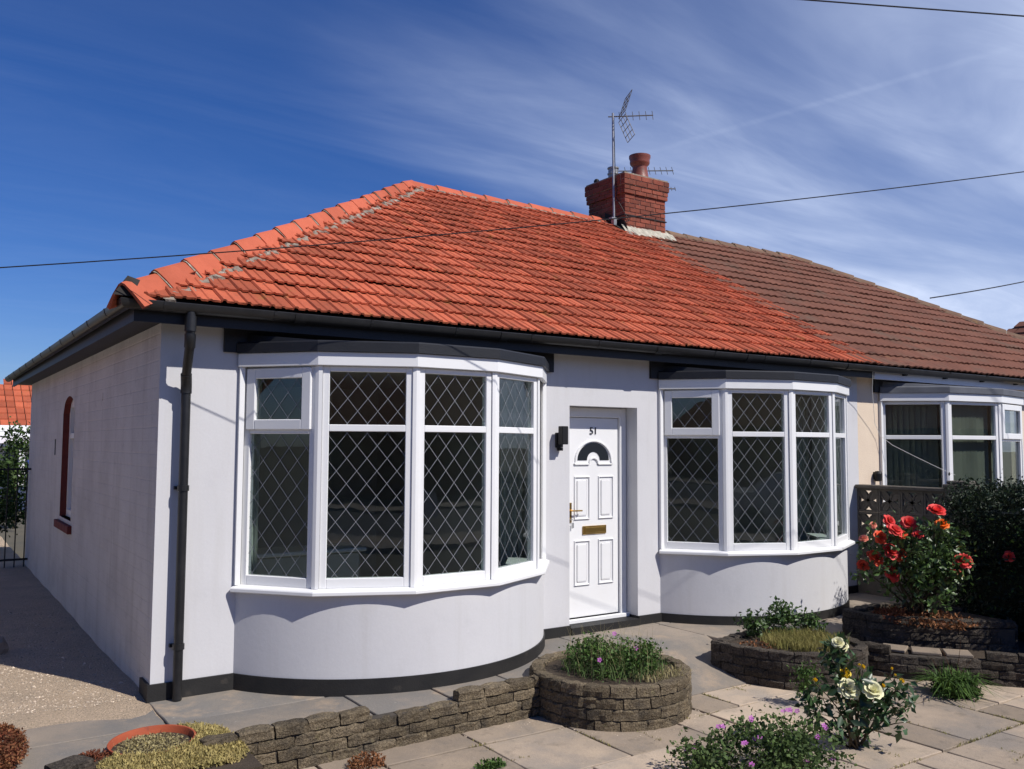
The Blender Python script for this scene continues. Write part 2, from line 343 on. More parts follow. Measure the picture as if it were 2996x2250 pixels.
class MB:
    def __init__(s): s.V = []; s.F = []; s.T = []; s.t = 0.5
    def add(s, V, F):
        b = len(s.V); s.V += [tuple(v) for v in V]; s.T += [s.t] * len(V)
        s.F += [tuple(i + b for i in f) for f in F]; return s
    def box(s, a, b, mtx=None):
        (x0, y0, z0), (x1, y1, z1) = a, b
        V = [Vector(v) for v in ((x0, y0, z0), (x1, y0, z0), (x1, y1, z0), (x0, y1, z0), (x0, y0, z1), (x1, y0, z1), (x1, y1, z1), (x0, y1, z1))]
        if mtx is not None: V = [mtx @ v for v in V]
        return s.add(V, [(0, 3, 2, 1), (4, 5, 6, 7), (0, 1, 5, 4), (1, 2, 6, 5), (2, 3, 7, 6), (3, 0, 4, 7)])
    def cbox(s, a, b, c=0.004, mtx=None):
        """box with chamfered edges on all sides"""
        (x0, y0, z0), (x1, y1, z1) = a, b
        bm = bmesh.new()
        bmesh.ops.create_cube(bm, size=1)
        for v in bm.verts: v.co = Vector(((x0 + x1) / 2 + v.co.x * (x1 - x0), (y0 + y1) / 2 + v.co.y * (y1 - y0), (z0 + z1) / 2 + v.co.z * (z1 - z0)))
        bmesh.ops.bevel(bm, geom=bm.edges[:], offset=c, segments=1, affect='EDGES')
        V = [v.co.copy() for v in bm.verts]; F = [[v.index for v in f.verts] for f in bm.faces]
        bm.free()
        if mtx is not None: V = [mtx @ v for v in V]
        return s.add(V, F)
    def prism(s, poly, z0, z1):
        n = len(poly); V = [(x, y, z0) for x, y in poly] + [(x, y, z1) for x, y in poly]
        F = [tuple(range(n - 1, -1, -1)), tuple(range(n, 2 * n))] + [(i, (i + 1) % n, n + (i + 1) % n, n + i) for i in range(n)]
        return s.add(V, F)
    def tube(s, pts, r, n=8, cap=True):
        pts = [Vector(p) for p in pts]; rs = r if isinstance(r, (list, tuple)) else [r] * len(pts)
        V = []; F = []
        for i, p in enumerate(pts):
            d = (pts[min(i + 1, len(pts) - 1)] - pts[max(i - 1, 0)])
            d = d.normalized() if d.length > 1e-9 else Vector((0, 0, 1))
            u = d.orthogonal().normalized() if i == 0 else (u - d * u.dot(d)).normalized()
            w = d.cross(u)
            for k in range(n):
                a = 2 * math.pi * k / n; V.append(p + (u * math.cos(a) + w * math.sin(a)) * rs[i])
        for i in range(len(pts) - 1):
            for k in range(n):
                F.append((i * n + k, i * n + (k + 1) % n, (i + 1) * n + (k + 1) % n, (i + 1) * n + k))
        if cap: F += [tuple(range(n - 1, -1, -1)), tuple((len(pts) - 1) * n + k for k in range(n))]
        return s.add(V, F)
    def lathe(s, c, prof, n=24):
        V = []; F = []
        for (r, z) in prof:
            for k in range(n):
                a = 2 * math.pi * k / n; V.append((c[0] + r * math.cos(a), c[1] + r * math.sin(a), c[2] + z))
        for i in range(len(prof) - 1):
            for k in range(n):
                F.append((i * n + k, i * n + (k + 1) % n, (i + 1) * n + (k + 1) % n, (i + 1) * n + k))
        return s.add(V, F)
    def sweep(s, pts, profile, closed=True):
        """profile [(a, z)] swept along a plan polyline; a is the offset to the right of travel; mitred corners"""
        P = [Vector((p[0], p[1], p[2] if len(p) > 2 else 0)) for p in pts]; n = len(profile); V = []; F = []
        for i, p in enumerate(P):
            d0 = (P[i] - P[i - 1]) if i > 0 else (P[1] - P[0])
            d1 = (P[i + 1] - P[i]) if i < len(P) - 1 else d0
            d0 = Vector((d0.x, d0.y, 0)).normalized(); d1 = Vector((d1.x, d1.y, 0)).normalized()
            r0 = Vector((d0.y, -d0.x, 0)); r1 = Vector((d1.y, -d1.x, 0))
            b = (r0 + r1).normalized(); k = 1.0 / max(0.3, b.dot(r0))
            for (a, z) in profile: V.append(p + b * (a * k) + Vector((0, 0, z)))
        m = n if closed else n - 1
        for i in range(len(P) - 1):
            for k in range(m):
                F.append((i * n + k, (i + 1) * n + k, (i + 1) * n + (k + 1) % n, i * n + (k + 1) % n))
        if closed:
            F += [tuple(range(n)), tuple((len(P) - 1) * n + k for k in range(n - 1, -1, -1))]
        return s.add(V, F)
    def build(s, name, material, parent=None, smooth=False, angle=None, tint=False, fix=True):
        me = mesh_from(name, s.V, s.F, material, smooth, s.T if tint else None)
        if angle is not None:
            bm = bmesh.new(); bm.from_mesh(me); bmesh.ops.remove_doubles(bm, verts=bm.verts[:], dist=1e-5); bm.to_mesh(me); bm.free()
        if fix:
            bm = bmesh.new(); bm.from_mesh(me); bmesh.ops.recalc_face_normals(bm, faces=bm.faces[:]); bm.to_mesh(me); bm.free()
        if angle is not None:
            me.polygons.foreach_set('use_smooth', [True] * len(me.polygons)); me.set_sharp_from_angle(angle=R(angle))
        o = bpy.data.objects.new(name, me); link(o, parent); return local(o, parent)
def place(name, me, mtx, parent):
    o = bpy.data.objects.new(name, me); link(o, parent)
    o.matrix_local = Matrix.Translation(-world_off(parent)) @ mtx if parent is not None else mtx
    return o
def world_off(p):
    off = Vector((0, 0, 0))
    while p is not None: off += p.location; p = p.parent
    return off
def rough_block(L, D, H, seed, nx=4, jit=0.008, chip=0.011):
    """a weathered masonry unit, origin at the centre of its base, front towards -y"""
    r = random.Random(seed); bm = bmesh.new()
    bmesh.ops.create_grid(bm, x_segments=1, y_segments=1, size=1); bm.free()
    xs = [-L / 2 + L * i / nx for i in range(nx + 1)]
    ring = [(-D / 2, 0.0), (-D / 2, H * 0.5), (-D / 2, H - chip), (-D / 2 + chip, H), (D / 2 - chip, H), (D / 2, H - chip), (D / 2, 0.0)]
    V = []; F = []; n = len(ring)
    for i, x in enumerate(xs):
        e = chip * 0.6 if i in (0, nx) else 0
        for (y, z) in ring:
            V.append((x + r.uniform(-jit, jit) * 0.6, y + r.uniform(-jit, jit) + (e if y < 0 else -e), z + (r.uniform(-jit, jit) - e * 0.6 if z > 0 else 0)))
    for i in range(nx):
        for k in range(n):
            F.append((i * n + k, i * n + (k + 1) % n, (i + 1) * n + (k + 1) % n, (i + 1) * n + k))
    F += [tuple(range(n - 1, -1, -1)), tuple(nx * n + k for k in range(n))]
    t = r.random()
    me = mesh_from('block', V, F, None, False, [t] * len(V))
    bm = bmesh.new(); bm.from_mesh(me); bmesh.ops.recalc_face_normals(bm, faces=bm.faces[:]); bm.to_mesh(me); bm.free()
    return me

# ------------------------------------------------------------------ ground (setting)
GZ = -0.205                      # level of the sunken patio bed; slab tops lie at -0.20 + a little
mb = MB(); mb.add([(-400, -400, GZ - .06), (400, -400, GZ - .06), (400, 400, GZ - .06), (-400, 400, GZ - .06)], [(0, 1, 2, 3)])
tag(mb.build('ground', 'lawn', fix=False), kind='structure')
mb = MB(); mb.box((0.2, -7.6, GZ - .055), (12.0, -0.9, GZ - .014))
patio = tag(mb.build('patio', 'joint_soil'), kind='structure')
def zpath(x): return max(-0.02, min(0.05, 0.004 + 0.009 * x))
# the terrace round the house: a bed on which the path slabs lie
mb = MB()
xs = [-1.4, 0.0, 0.6, 1.4, 2.2, 2.6, 3.2, 3.75]
for a, b in zip(xs[:-1], xs[1:]):
    mb.add([(a, -1.2, zpath(a) - .012), (b, -1.2, zpath(b) - .012), (b, 0.4, zpath(b) - .012), (a, 0.4, zpath(a) - .012),
            (a, -1.2, -.3), (b, -1.2, -.3), (b, 0.4, -.3), (a, 0.4, -.3)], [(0, 1, 2, 3), (0, 4, 5, 1), (1, 5, 6, 2), (3, 7, 4, 0)])
mb.box((3.75, -0.75, -.3), (4.6, .4, .028)); mb.box((4.601, -.72, -.3), (5.05, .4, .0285)); mb.box((5.051, -1.0, -.3), (6.2, .4, .0285)); mb.box((6.201, -1.7, -.3), (8.6, .4, .029)); mb.box((5.2, -1.35, -.3), (6.2, -1.001, .0288))
terrace = tag(mb.build('path', 'joint_soil', fix=False), kind='structure')
# gravelled drive down the left side of the house, gently uneven
nx, ny = 40, 90
V = []; F = []
for j in range(ny + 1):
    for i in range(nx + 1):
        x = -4.0 + 4.02 * i / nx; y = -1.15 + 15.0 * (j / ny) ** 1.4
        z = 0.012 + 0.03 * math.exp(-((x + 0.5) ** 2) / .3 - ((y - .7) ** 2) / .5) + 0.012 * math.sin(x * 5.1 + y * 2.3) * math.sin(y * 3.7 - x)
        if y < .15: z -= (0.15 - y) * .05
        V.append((x, y, z))
for j in range(ny):
    for i in range(nx):
        a = j * (nx + 1) + i; F.append((a, a + 1, a + nx + 2, a + nx + 1))
dme = mesh_from('driveway', V, F, 'drive_gravel', True)
tag(link(bpy.data.objects.new('driveway', dme)), kind='structure')
# pebbles strewn on the drive and at the foot of the walls
PV = []; PF = []; PT = []
def pebbles(n, fx):
    for _ in range(n):
        x, y, z, s = fx(); b = len(PV); t = random.random()
        a = random.random() * 6.28; k = random.uniform(.5, 1)
        for (px, py, pz) in ((1, 0, 0), (.3, .8 * k, .1), (-.8, .5 * k, 0), (-.7, -.6 * k, .05), (.2, -.9 * k, 0), (.1, .05, .75 * k)):
            PV.append((x + s * (px * math.cos(a) - py * math.sin(a)), y + s * (px * math.sin(a) + py * math.cos(a)), z + s * pz)); PT.append(t)
        for q in range(5): PF.append((b + q, b + (q + 1) % 5, b + 5))
def dz(x, y): return 0.012 + 0.03 * math.exp(-((x + 0.5) ** 2) / .3 - ((y - .7) ** 2) / .5) + 0.012 * math.sin(x * 5.1 + y * 2.3) * math.sin(y * 3.7 - x)
def on_drive():
    x = -random.random() ** .9 * 1.7 - .03; y = .1 + random.random() ** 1.3 * 4.5; return x, y, dz(x, y), random.uniform(.003, .011) * (1 + (random.random() < .06))
def on_wallfoot():
    x = random.uniform(1.1, 2.7); return x, -1.31 - abs(random.gauss(0, .045)), GZ + .007, random.uniform(.004, .011)
def on_p1foot():
    a = random.uniform(3.1, 5.6); r = .665 + abs(random.gauss(0, .05)); return 3.2 + r * math.cos(a), -1.36 + r * math.sin(a), GZ + .007, random.uniform(.003, .010)
pebbles(5200, on_drive); pebbles(420, on_wallfoot); pebbles(260, on_p1foot)
po = bpy.data.objects.new('gravel', mesh_from('gravel', PV, PF, 'pebble', False, PT))
tag(link(po), 'loose tan pebbles scattered over the drive and wall foot', 'gravel', kind='stuff')

def slab_mesh(w, d, seed, material):
    """a paving slab, centre of the top at the origin, worn uneven edges"""
    r = random.Random(seed); e = .004; h = .03
    def edge(n, a, b):
        return [(a[0] + (b[0] - a[0]) * i / n + r.uniform(-.006, .006), a[1] + (b[1] - a[1]) * i / n + r.uniform(-.006, .006)) for i in range(n)]
    c = [(-w / 2, -d / 2), (w / 2, -d / 2), (w / 2, d / 2), (-w / 2, d / 2)]
    out = sum((edge(5, c[i], c[(i + 1) % 4]) for i in range(4)), [])
    n = len(out)
    V = [(x * (1 - 2 * e / w), y * (1 - 2 * e / d), 0) for x, y in out] + [(x, y, -.005) for x, y in out] + [(x, y, -h) for x, y in out]
    F = [tuple(range(n))] + [(i, n + i, n + (i + 1) % n, (i + 1) % n) for i in range(n)] + [(n + i, 2 * n + i, 2 * n + (i + 1) % n, n + (i + 1) % n) for i in range(n)]
    t = r.random()
    return mesh_from('slab', V, F, material, False, [t] * len(V))
def pave(parent, x0, y0, nx, ny, u, sizes, seed, zf, material, keep, gap=.019, warp=.005):
    r = random.Random(seed); occ = set(); cells = []
    for j in range(ny):
        for i in range(nx):
            if (i, j) in occ: continue
            opts = sizes[:]; r.shuffle(opts)
            for (a, b) in opts + [(1, 1)]:
                cc = [(i + p, j + q) for p in range(a) for q in range(b)]
                if all(c not in occ and c[0] < nx and c[1] < ny for c in cc): break
            occ.update(cc); cells.append((i, j, a, b))
    for k, (i, j, a, b) in enumerate(cells):
        w, d = a * u - gap, b * u - gap
        cx, cy = x0 + (i + a / 2) * u, y0 + (j + b / 2) * u
        if not keep(cx, cy): continue
        me = slab_mesh(w, d, seed * 997 + k, material)
        rot = Matrix.Rotation(r.uniform(-.006, .006), 4, 'Z') @ Matrix.Rotation(r.uniform(-warp, warp), 4, 'X') @ Matrix.Rotation(r.uniform(-warp, warp), 4, 'Y')
        place('slab', me, Matrix.Translation((cx, cy, zf(cx, cy) + r.uniform(-.002, .003))) @ rot, parent)
pave(patio, 4.80 - .368 * 13, -3.04 - .368 * 9, 24, 15, .368, [(2, 2), (2, 1), (1, 2), (2, 2), (1, 1), (2, 1)], 5, lambda x, y: GZ + .011, 'slab_stone',
     lambda x, y: x > .1 and y < -1.0)
pave(terrace, -1.25, -1.2, 5, 2, .62, [(2, 1), (1, 1), (2, 1)], 21, lambda x, y: zpath(x) + .002, 'path_stone', lambda x, y: True, .010, .003)
pave(terrace, 1.85, -1.2, 3, 2, .62, [(2, 1), (1, 2)], 22, lambda x, y: zpath(x) + .003, 'path_stone', lambda x, y: True, .008, .003)
pave(terrace, 3.71, -.72, 8, 2, .62, [(2, 1), (1, 1)], 23, lambda x, y: .044, 'path_stone', lambda x, y: True, .008, .002)
pave(terrace, 4.95, -1.34, 6, 1, .62, [(1, 1)], 24, lambda x, y: .043, 'path_stone', lambda x, y: True, .008, .002)
# a sloping flag between the two planters leads down to the patio
mb = MB(); mb.add([(3.70, -.725, .046), (5.06, -.725, .046), (4.72, -1.52, -.186), (3.70, -1.52, -.186), (3.70, -.725, -.25), (5.06, -.725, -.25), (4.72, -1.52, -.25), (3.70, -1.52, -.25)],
                  [(0, 3, 2, 1), (0, 1, 5, 4), (2, 3, 7, 6), (3, 0, 4, 7), (1, 2, 6, 5)])
mb.build('ramp_flag', 'path_stone', terrace)

# ------------------------------------------------------------------ the house
PARTY = 8.52
ROOF_Z, EAVE_Y, RIDGE_Y, SL = 2.885, -.30, 4.30, 0.588
PIT = math.atan(SL); CP, SP = math.cos(PIT), math.sin(PIT)
house = empty('bungalow', (0, 0, 0), label='grey rendered bungalow with orange tiled hip roof, white bays and door 51', cat='bungalow')
neigh = empty('bungalow', (PARTY, 0, 0), label='cream rendered bungalow with brown tiled roof behind the dark hedge', cat='bungalow')

def wall_grid(mb, u0, u1, z0, z1, holes, to3, depth, inward):
    """a wall face with rectangular openings [(u0,u1,z0,z1)] and their reveals"""
    us = sorted({u0, u1} | {h[0] for h in holes} | {h[1] for h in holes}); zs = sorted({z0, z1} | {h[2] for h in holes} | {h[3] for h in holes})
    for i in range(len(us) - 1):
        for j in range(len(zs) - 1):
            cu, cz = (us[i] + us[i + 1]) / 2, (zs[j] + zs[j + 1]) / 2
            if any(h[0] < cu < h[1] and h[2] < cz < h[3] for h in holes): continue
            mb.add([to3(us[i], zs[j]), to3(us[i + 1], zs[j]), to3(us[i + 1], zs[j + 1]), to3(us[i], zs[j + 1])], [(0, 1, 2, 3)])
    I = Vector(inward) * depth
    for (a, b, c, d) in holes:
        P = [Vector(to3(a, c)), Vector(to3(b, c)), Vector(to3(b, d)), Vector(to3(a, d))]
        for k in range(4):
            if k == 0 and c <= z0 + 1e-6: continue
            p, q = P[k], P[(k + 1) % 4]
            mb.add([p, q, q + I, p + I], [(0, 1, 2, 3)])
    return mb
PT = 0.135      # top of the black plinth
BAY1, BAY2, BAY3 = 0.0, 4.45, 8.36
DOOR = (3.845, 4.735, PT, 2.27)
mb = MB()
wall_grid(mb, 0, PARTY, PT, 2.80, [(.62, 3.50, PT, 2.60), DOOR, (.62 + BAY2, 3.50 + BAY2, PT, 2.60)], lambda u, z: (u, 0, z), .26, (0, 1, 0))
mb.build('front_wall', 'render_front', house, fix=False)
SW = (4.12, 5.02, 1.00, 2.42)    # gable side window opening
mb = MB()
wall_grid(mb, 0, 8.63, -.05, 2.80, [SW], lambda u, z: (0, u, z), .0, (1, 0, 0))
# segmental arch head inside the square opening
ac, ah = (SW[0] + SW[1]) / 2, .20
arch = [(SW[0] + (SW[1] - SW[0]) * i / 10, 2.42 - ah * (1 - math.sqrt(max(0, 1 - ((i - 5) / 5.0) ** 2))) ) for i in range(11)]
for (a, za), (b, zb) in zip(arch[:-1], arch[1:]):
    mb.add([(0, a, za), (0, b, zb), (0, b, 2.42), (0, a, 2.42)], [(0, 1, 2, 3)])
mb.add([(0, 8.63, -.05), (8.52, 8.63, -.05), (8.52, 8.63, 2.8), (0, 8.63, 2.8)], [(0, 1, 2, 3)])
mb.build('side_wall', 'render_side', house, fix=False)
# small bits on the side wall: fixing scar and air brick
mb = MB(); mb.box((-.006, 5.60, 1.72), (.002, 5.66, 1.92)); mb.build('wall_slot', 'black_paint', house)
mb = MB(); mb.box((-.004, 2.35, 2.28), (.002, 2.43, 2.36)); mb.build('wall_patch', 'render_side', house)
# red painted reveal of the side window
mb = MB()
dep = .10
outl = [(SW[1], SW[2])] + [(b, z) for b, z in reversed(arch)] + [(SW[0], SW[2])]
for (a, za), (b, zb) in zip(outl[:-1], outl[1:]):
    mb.add([(.0, a, za), (.0, b, zb), (dep, b, zb), (dep, a, za)], [(0, 1, 2, 3)])
sw = mb.build('side_window', 'brick_paint_red', house, fix=False)
mb = MB()
for (a, b, c, d) in ((SW[0], SW[0] + .07, SW[2], 2.42), (SW[1] - .07, SW[1], SW[2], 2.42), (SW[0] + .07, SW[1] - .07, SW[2], SW[2] + .08), (SW[0] + .07, SW[1] - .07, 2.30, 2.42), (SW[0] + .07, SW[1] - .07, 1.93, 1.99), (ac - .03, ac + .03, SW[2] + .08, 1.93)):
    mb.box((dep - .03, a, c), (dep + .05, b, d))
mb.build('frame', 'white_upvc', sw)
for (a, b, c, d) in ((SW[0] + .07, ac - .03, SW[2] + .08, 1.93), (ac + .03, SW[1] - .07, SW[2] + .08, 1.93), (SW[0] + .07, SW[1] - .07, 1.99, 2.30)):
    mb = MB(); mb.box((dep + .01, a, c), (dep + .016, b, d)); mb.build('pane', 'window_glass', sw)
for k in range(5):
    a = SW[0] - .10 + k * .225
    mb = MB(); mb.cbox((-.045, a, .865), (.13, a + .218, .955), .006); mb.build('sill_brick', 'brick_paint_red', sw)
mb = MB(); mb.box((dep + .30, SW[0] - .3, .6), (dep + .32, SW[1] + .3, 2.75)); mb.build('room_lining', 'room_floor', house)

# plinth: black band along the foot of the facade, butted against the bays and the door step
for (a, b) in ((-.022, .60), (3.52, 3.845), (4.735, 5.05), (7.97, PARTY)):
    mb = MB(); mb.box((a, -.022, -.06), (b, .25, PT)); mb.build('plinth', 'plinth_black', house)
mb = MB(); mb.box((3.847, -.035, -.02), (4.733, .30, .112)); mb.build('door_step', 'plinth_black', house)

# ---- bays
FRAME = ((.62, .02), (1.035, -.525), (1.70, -.832), (2.42, -.832), (3.085, -.525), (3.50, .02))
def bay(ox, owner, lattice=True, wallmat='render_front', opener=(0,), blinds=False, flash='black_paint', plan=FRAME, sag=.85, curtains=False):
    E0, E1 = plan[0][0], plan[-1][0]; hc = (E1 - E0) / 2 + .02
    rad = (hc * hc + sag * sag) / (2 * sag); cx, cy = (E0 + E1) / 2 + ox, rad - sag
    half = math.asin(hc / rad)
    N = 40
    arc = [(cx + rad * math.sin(-half + 2 * half * i / N), cy - rad * math.cos(-half + 2 * half * i / N)) for i in range(N + 1)]
    arci = [(cx + (rad - .14) * math.sin(-half + 2 * half * i / N), cy - (rad - .14) * math.cos(-half + 2 * half * i / N)) for i in range(N + 1)]
    mb = MB(); zt = .752
    for i in range(N):
        (x0, y0), (x1, y1), (a0, b0), (a1, b1) = arc[i], arc[i + 1], arci[i], arci[i + 1]
        mb.add([(x0, y0, PT), (x1, y1, PT), (x1, y1, zt), (x0, y0, zt), (a0, b0, PT), (a1, b1, PT), (a1, b1, zt), (a0, b0, zt)],
               [(0, 1, 2, 3), (5, 4, 7, 6), (3, 2, 6, 7)])
    mb.build('bay_wall', wallmat, owner, angle=30, fix=False)
    mb = MB()
    for i in range(N):
        def o(p, d): return (cx + (p[0] - cx) * (rad + d) / rad, cy + (p[1] - cy) * (rad + d) / rad)
        (x0, y0), (x1, y1) = o(arc[i], .014), o(arc[i + 1], .014); (a0, b0), (a1, b1) = o(arc[i], -.01), o(arc[i + 1], -.01)
        mb.add([(x0, y0, -.08), (x1, y1, -.08), (x1, y1, PT), (x0, y0, PT), (a1, b1, PT), (a0, b0, PT)], [(0, 1, 2, 3), (3, 2, 4, 5)])
    mb.build('bay_plinth', 'plinth_black', owner, angle=30, fix=False)
    Fp = [Vector((x + ox, y, 0)) for x, y in plan]; NF = len(Fp) - 1
    ZB, ZT = .80, 2.472
    frame = MB(); panes = []; leads = []; casements = []
    T = .065
    for i in range(NF):
        p, q = Fp[i], Fp[i + 1]; d = (q - p); L = d.length; d.normalize(); nrm = Vector((d.y, -d.x, 0))
        mt = Matrix((d, -nrm, Vector((0, 0, 1)))).transposed().to_4x4(); mt.translation = p
        fb = lambda a, b, c, e, o=0.0: frame.cbox((a, o, c), (b, T, e), .004, mt)
        s = .078; g = .06
        fb(.026, s, ZB, ZT); fb(L - s, L - .026, ZB, ZT)
        fb(s, L - s, ZB, ZB + .073); fb(s, L - s, ZT - .04, ZT)
        tr0, tr1 = 1.976, 2.028
        if i in opener:
            fb(s, L - s, tr0 - .02, tr1 - .03)
            cb = MB(); ca, cz0, cz1 = s - .02, tr0 + .012, ZT - .012; w = .078
            for (a, b, c, e) in ((ca, ca + w, cz0, cz1), (L - ca - w, L - ca, cz0, cz1), (ca + w, L - ca - w, cz0, cz0 + w), (ca + w, L - ca - w, cz1 - w, cz1)):
                cb.cbox((a, -.028, c), (b, .02, e), .005, mt)
            casements.append(cb)
            rects = [(s, L - s, ZB + .073, tr0 - .02, .028), (ca + w, L - ca - w, cz0 + w, cz1 - w, .0)]
        else:
            fb(s, L - s, tr0, tr1)
            rects = [(s, L - s, ZB + .073, tr0, .028), (s, L - s, tr1, ZT - .04, .028)]
        for (a, b, c, e, o) in rects:
            pm = MB(); pm.box((a, o, c), (b, o + .006, e), mt); panes.append(pm)
            if lattice:
                lm = MB(); W, H = .152, .192; wd = .0019
                mid = (a + b) / 2
                for sgn in (1, -1):
                    slope = sgn * H / W
                    k0 = -int((b - a) / W + (e - c) / H) - 3
                    for k in range(k0, -k0):
                        # line z = e - .012 + slope * (u - mid) + k * H, clipped to the pane
                        zz = lambda u: e - .012 + slope * (u - mid) + k * H
                        uu = lambda z: mid + (z - (e - .012) - k * H) / slope
                        ua, ub = a, b
                        lo, hi = sorted((uu(c), uu(e))); ua, ub = max(ua, lo), min(ub, hi)
                        if ub - ua < .012: continue
                        dv = Vector((1, 0, slope)).normalized(); nv = Vector((-dv.z, 0, dv.x)) * wd
                        A, B = Vector((ua, 0, zz(ua))), Vector((ub, 0, zz(ub)))
                        y = o - .0035 - (.0008 if sgn > 0 else 0); yb = o - .0002
                        V = [A + nv, A - nv, B - nv, B + nv]
                        V = [mt @ Vector((v.x, y, v.z)) for v in V] + [mt @ Vector((v.x, yb, v.z)) for v in V]
                        lm.add(V, [(0, 1, 2, 3), (0, 4, 5, 1), (2, 6, 7, 3)])
                leads.append(lm)
    # corner posts
    for i in range(1, NF):
        d0 = (Fp[i] - Fp[i - 1]).normalized(); d1 = (Fp[i + 1] - Fp[i]).normalized()
        n0 = Vector((d0.y, -d0.x, 0)); n1 = Vector((d1.y, -d1.x, 0)); b = (n0 + n1).normalized()
        P = [Fp[i] - d0 * .0255 + n0 * .012, Fp[i] + b * .0125 , Fp[i] + d1 * .0255 + n1 * .012, Fp[i] + d1 * .02 - n1 * .07, Fp[i] - d0 * .02 - n0 * .07]
        frame.prism([(v.x, v.y) for v in P], ZB, ZT)
    # side jambs against the wall
    frame.box((E0 - .035 + ox, -.035, ZB), (E0 + .005 + ox, .12, ZT)); frame.box((E1 - .005 + ox, -.035, ZB), (E1 + .035 + ox, .12, ZT))
    win = frame.build('bay_window', 'white_upvc', owner)
    for pm in panes: pm.build('pane', 'window_glass', win)
    for lm in leads: lm.build('leading', 'lead_strip', win)
    for cb in casements: cb.build('casement', 'white_upvc', win)
    poly = [(E0 - .02, .0)] + [(v.x - ox, v.y) for v in Fp[1:NF]] + [(E1 + .02, .0)]
    line = [(x + ox, y) for x, y in poly]
    mb = MB(); mb.sweep(line, [(-.10, .752), (.062, .752), (.067, .758), (.067, .778), (.062, .786), (.0, .8), (-.10, .8)])
    mb.build('sill', 'white_upvc', win)
    mb = MB(); mb.sweep(line, [(.0, 2.4735), (.034, 2.4735), (.038, 2.478), (.038, 2.574), (.034, 2.579), (.0, 2.579)])
    mb.build('head_board', 'white_upvc', win)
    mb = MB(); mb.sweep(line, [(.0, 2.580), (.062, 2.580), (.062, 2.652), (.05, 2.664), (-.02, 2.672), (-.02, 2.580)])
    mb.build('flashing', flash, win)
    mb = MB()
    top = [(x + ox, y) for x, y in poly]
    mb.prism(top, 2.50, 2.571); mb.build('bay_ceiling', 'room_wall', owner)
    n = len(top)
    mb = MB(); bx = [(x, min(y, -.0) + .0) for x, y in top]
    mb.add([(x, y, 2.668) for x, y in top] + [(top[-1][0], .02, 2.74), (top[0][0], .02, 2.74)], [tuple(range(n)) + (n, n + 1)])
    mb.build('bay_roof', flash, owner)
    mb = MB(); mb.box((E0 - .16 + ox, -.03, 2.585), (E1 + .13 + ox, .0, 2.795)); mb.build('bay_backboard', 'black_paint', owner)
    # inner window board following the frame
    mb = MB(); mb.sweep([(v.x, v.y) for v in Fp], [(-.30, .775), (-.066, .775), (-.066, .805), (-.30, .805)])
    mb.build('window_board', 'white_upvc', owner)
    if curtains:
        for (xa, xb) in ((ox + E0 - .12, ox + E0 + .26), (ox + E1 - .22, ox + E1 + .12)):
            V = []; F = []; n_ = 28
            for i in range(n_ + 1):
                x = xa + (xb - xa) * i / n_; y = .36 + .035 * math.sin(i * 1.25) + .012 * math.sin(i * 2.9)
                V += [(x, y, .14), (x + .01 * math.sin(i), y + .02, 1.2), (x, y, 2.5)]
            for i in range(n_):
                for k in range(2): F.append((i * 3 + k, (i + 1) * 3 + k, (i + 1) * 3 + k + 1, i * 3 + k + 1))
            mb = MB(); mb.add(V, F); mb.build('curtain', 'curtain_pale', owner, smooth=True, fix=False)
    if blinds:
        for i in range(NF):
            p, q = Fp[i], Fp[i + 1]; d = (q - p); L = d.length; d.normalize(); nrm = Vector((d.y, -d.x, 0))
            nb = max(6, int(L / .085))
            for k in range(nb):
                c = p + d * (.10 + (L - .2) * (k + .5) / nb) - nrm * .13
                a = math.atan2(d.y, d.x) + -R(random.uniform(14, 30))
                mt = Matrix.Translation(c) @ Matrix.Rotation(a, 4, 'Z')
                bl = MB(); bl.box((-.044, -.001, .86), (.044, .001, 2.46), mt); bl.build('blind_slat', 'blind_fabric', owner)
    # room behind
    mb = MB(); x0, x1, y0, y1, z0, z1, t = ox + E0 - .27, ox + E1 + .28, .27, 4.2, .10, 2.62, .04
    mb.box((x0 - t, y0, z0), (x0, y1, z1)); mb.box((x1, y0, z0), (x1 + t, y1, z1)); mb.box((x0, y1, z0), (x1, y1 + t, z1)); mb.box((x0 - t, y0 - .25, z1), (x1 + t, y1 + t, z1 + .04))
    mb.box((x0, y0, z0), (ox + E0 - .02, y0 + .02, z1)); mb.box((ox + E1 + .02, y0, z0), (x1, y0 + .02, z1))
    mb.build('room_lining', 'room_wall', owner)
    mb = MB(); mb.box((x0, .26, z0 - .05), (x1, y1, z0)); mb.prism([(cx + (x - cx) * .97, cy + (y - cy) * .97) for x, y in arc] + [(ox + E1 - .05, .259), (ox + E0 + .05, .259)], z0 - .051, z0 - .001); mb.build('room_floor', 'room_floor', owner)
bay(BAY1, house, curtains=True); bay(BAY2, house, curtains=True)

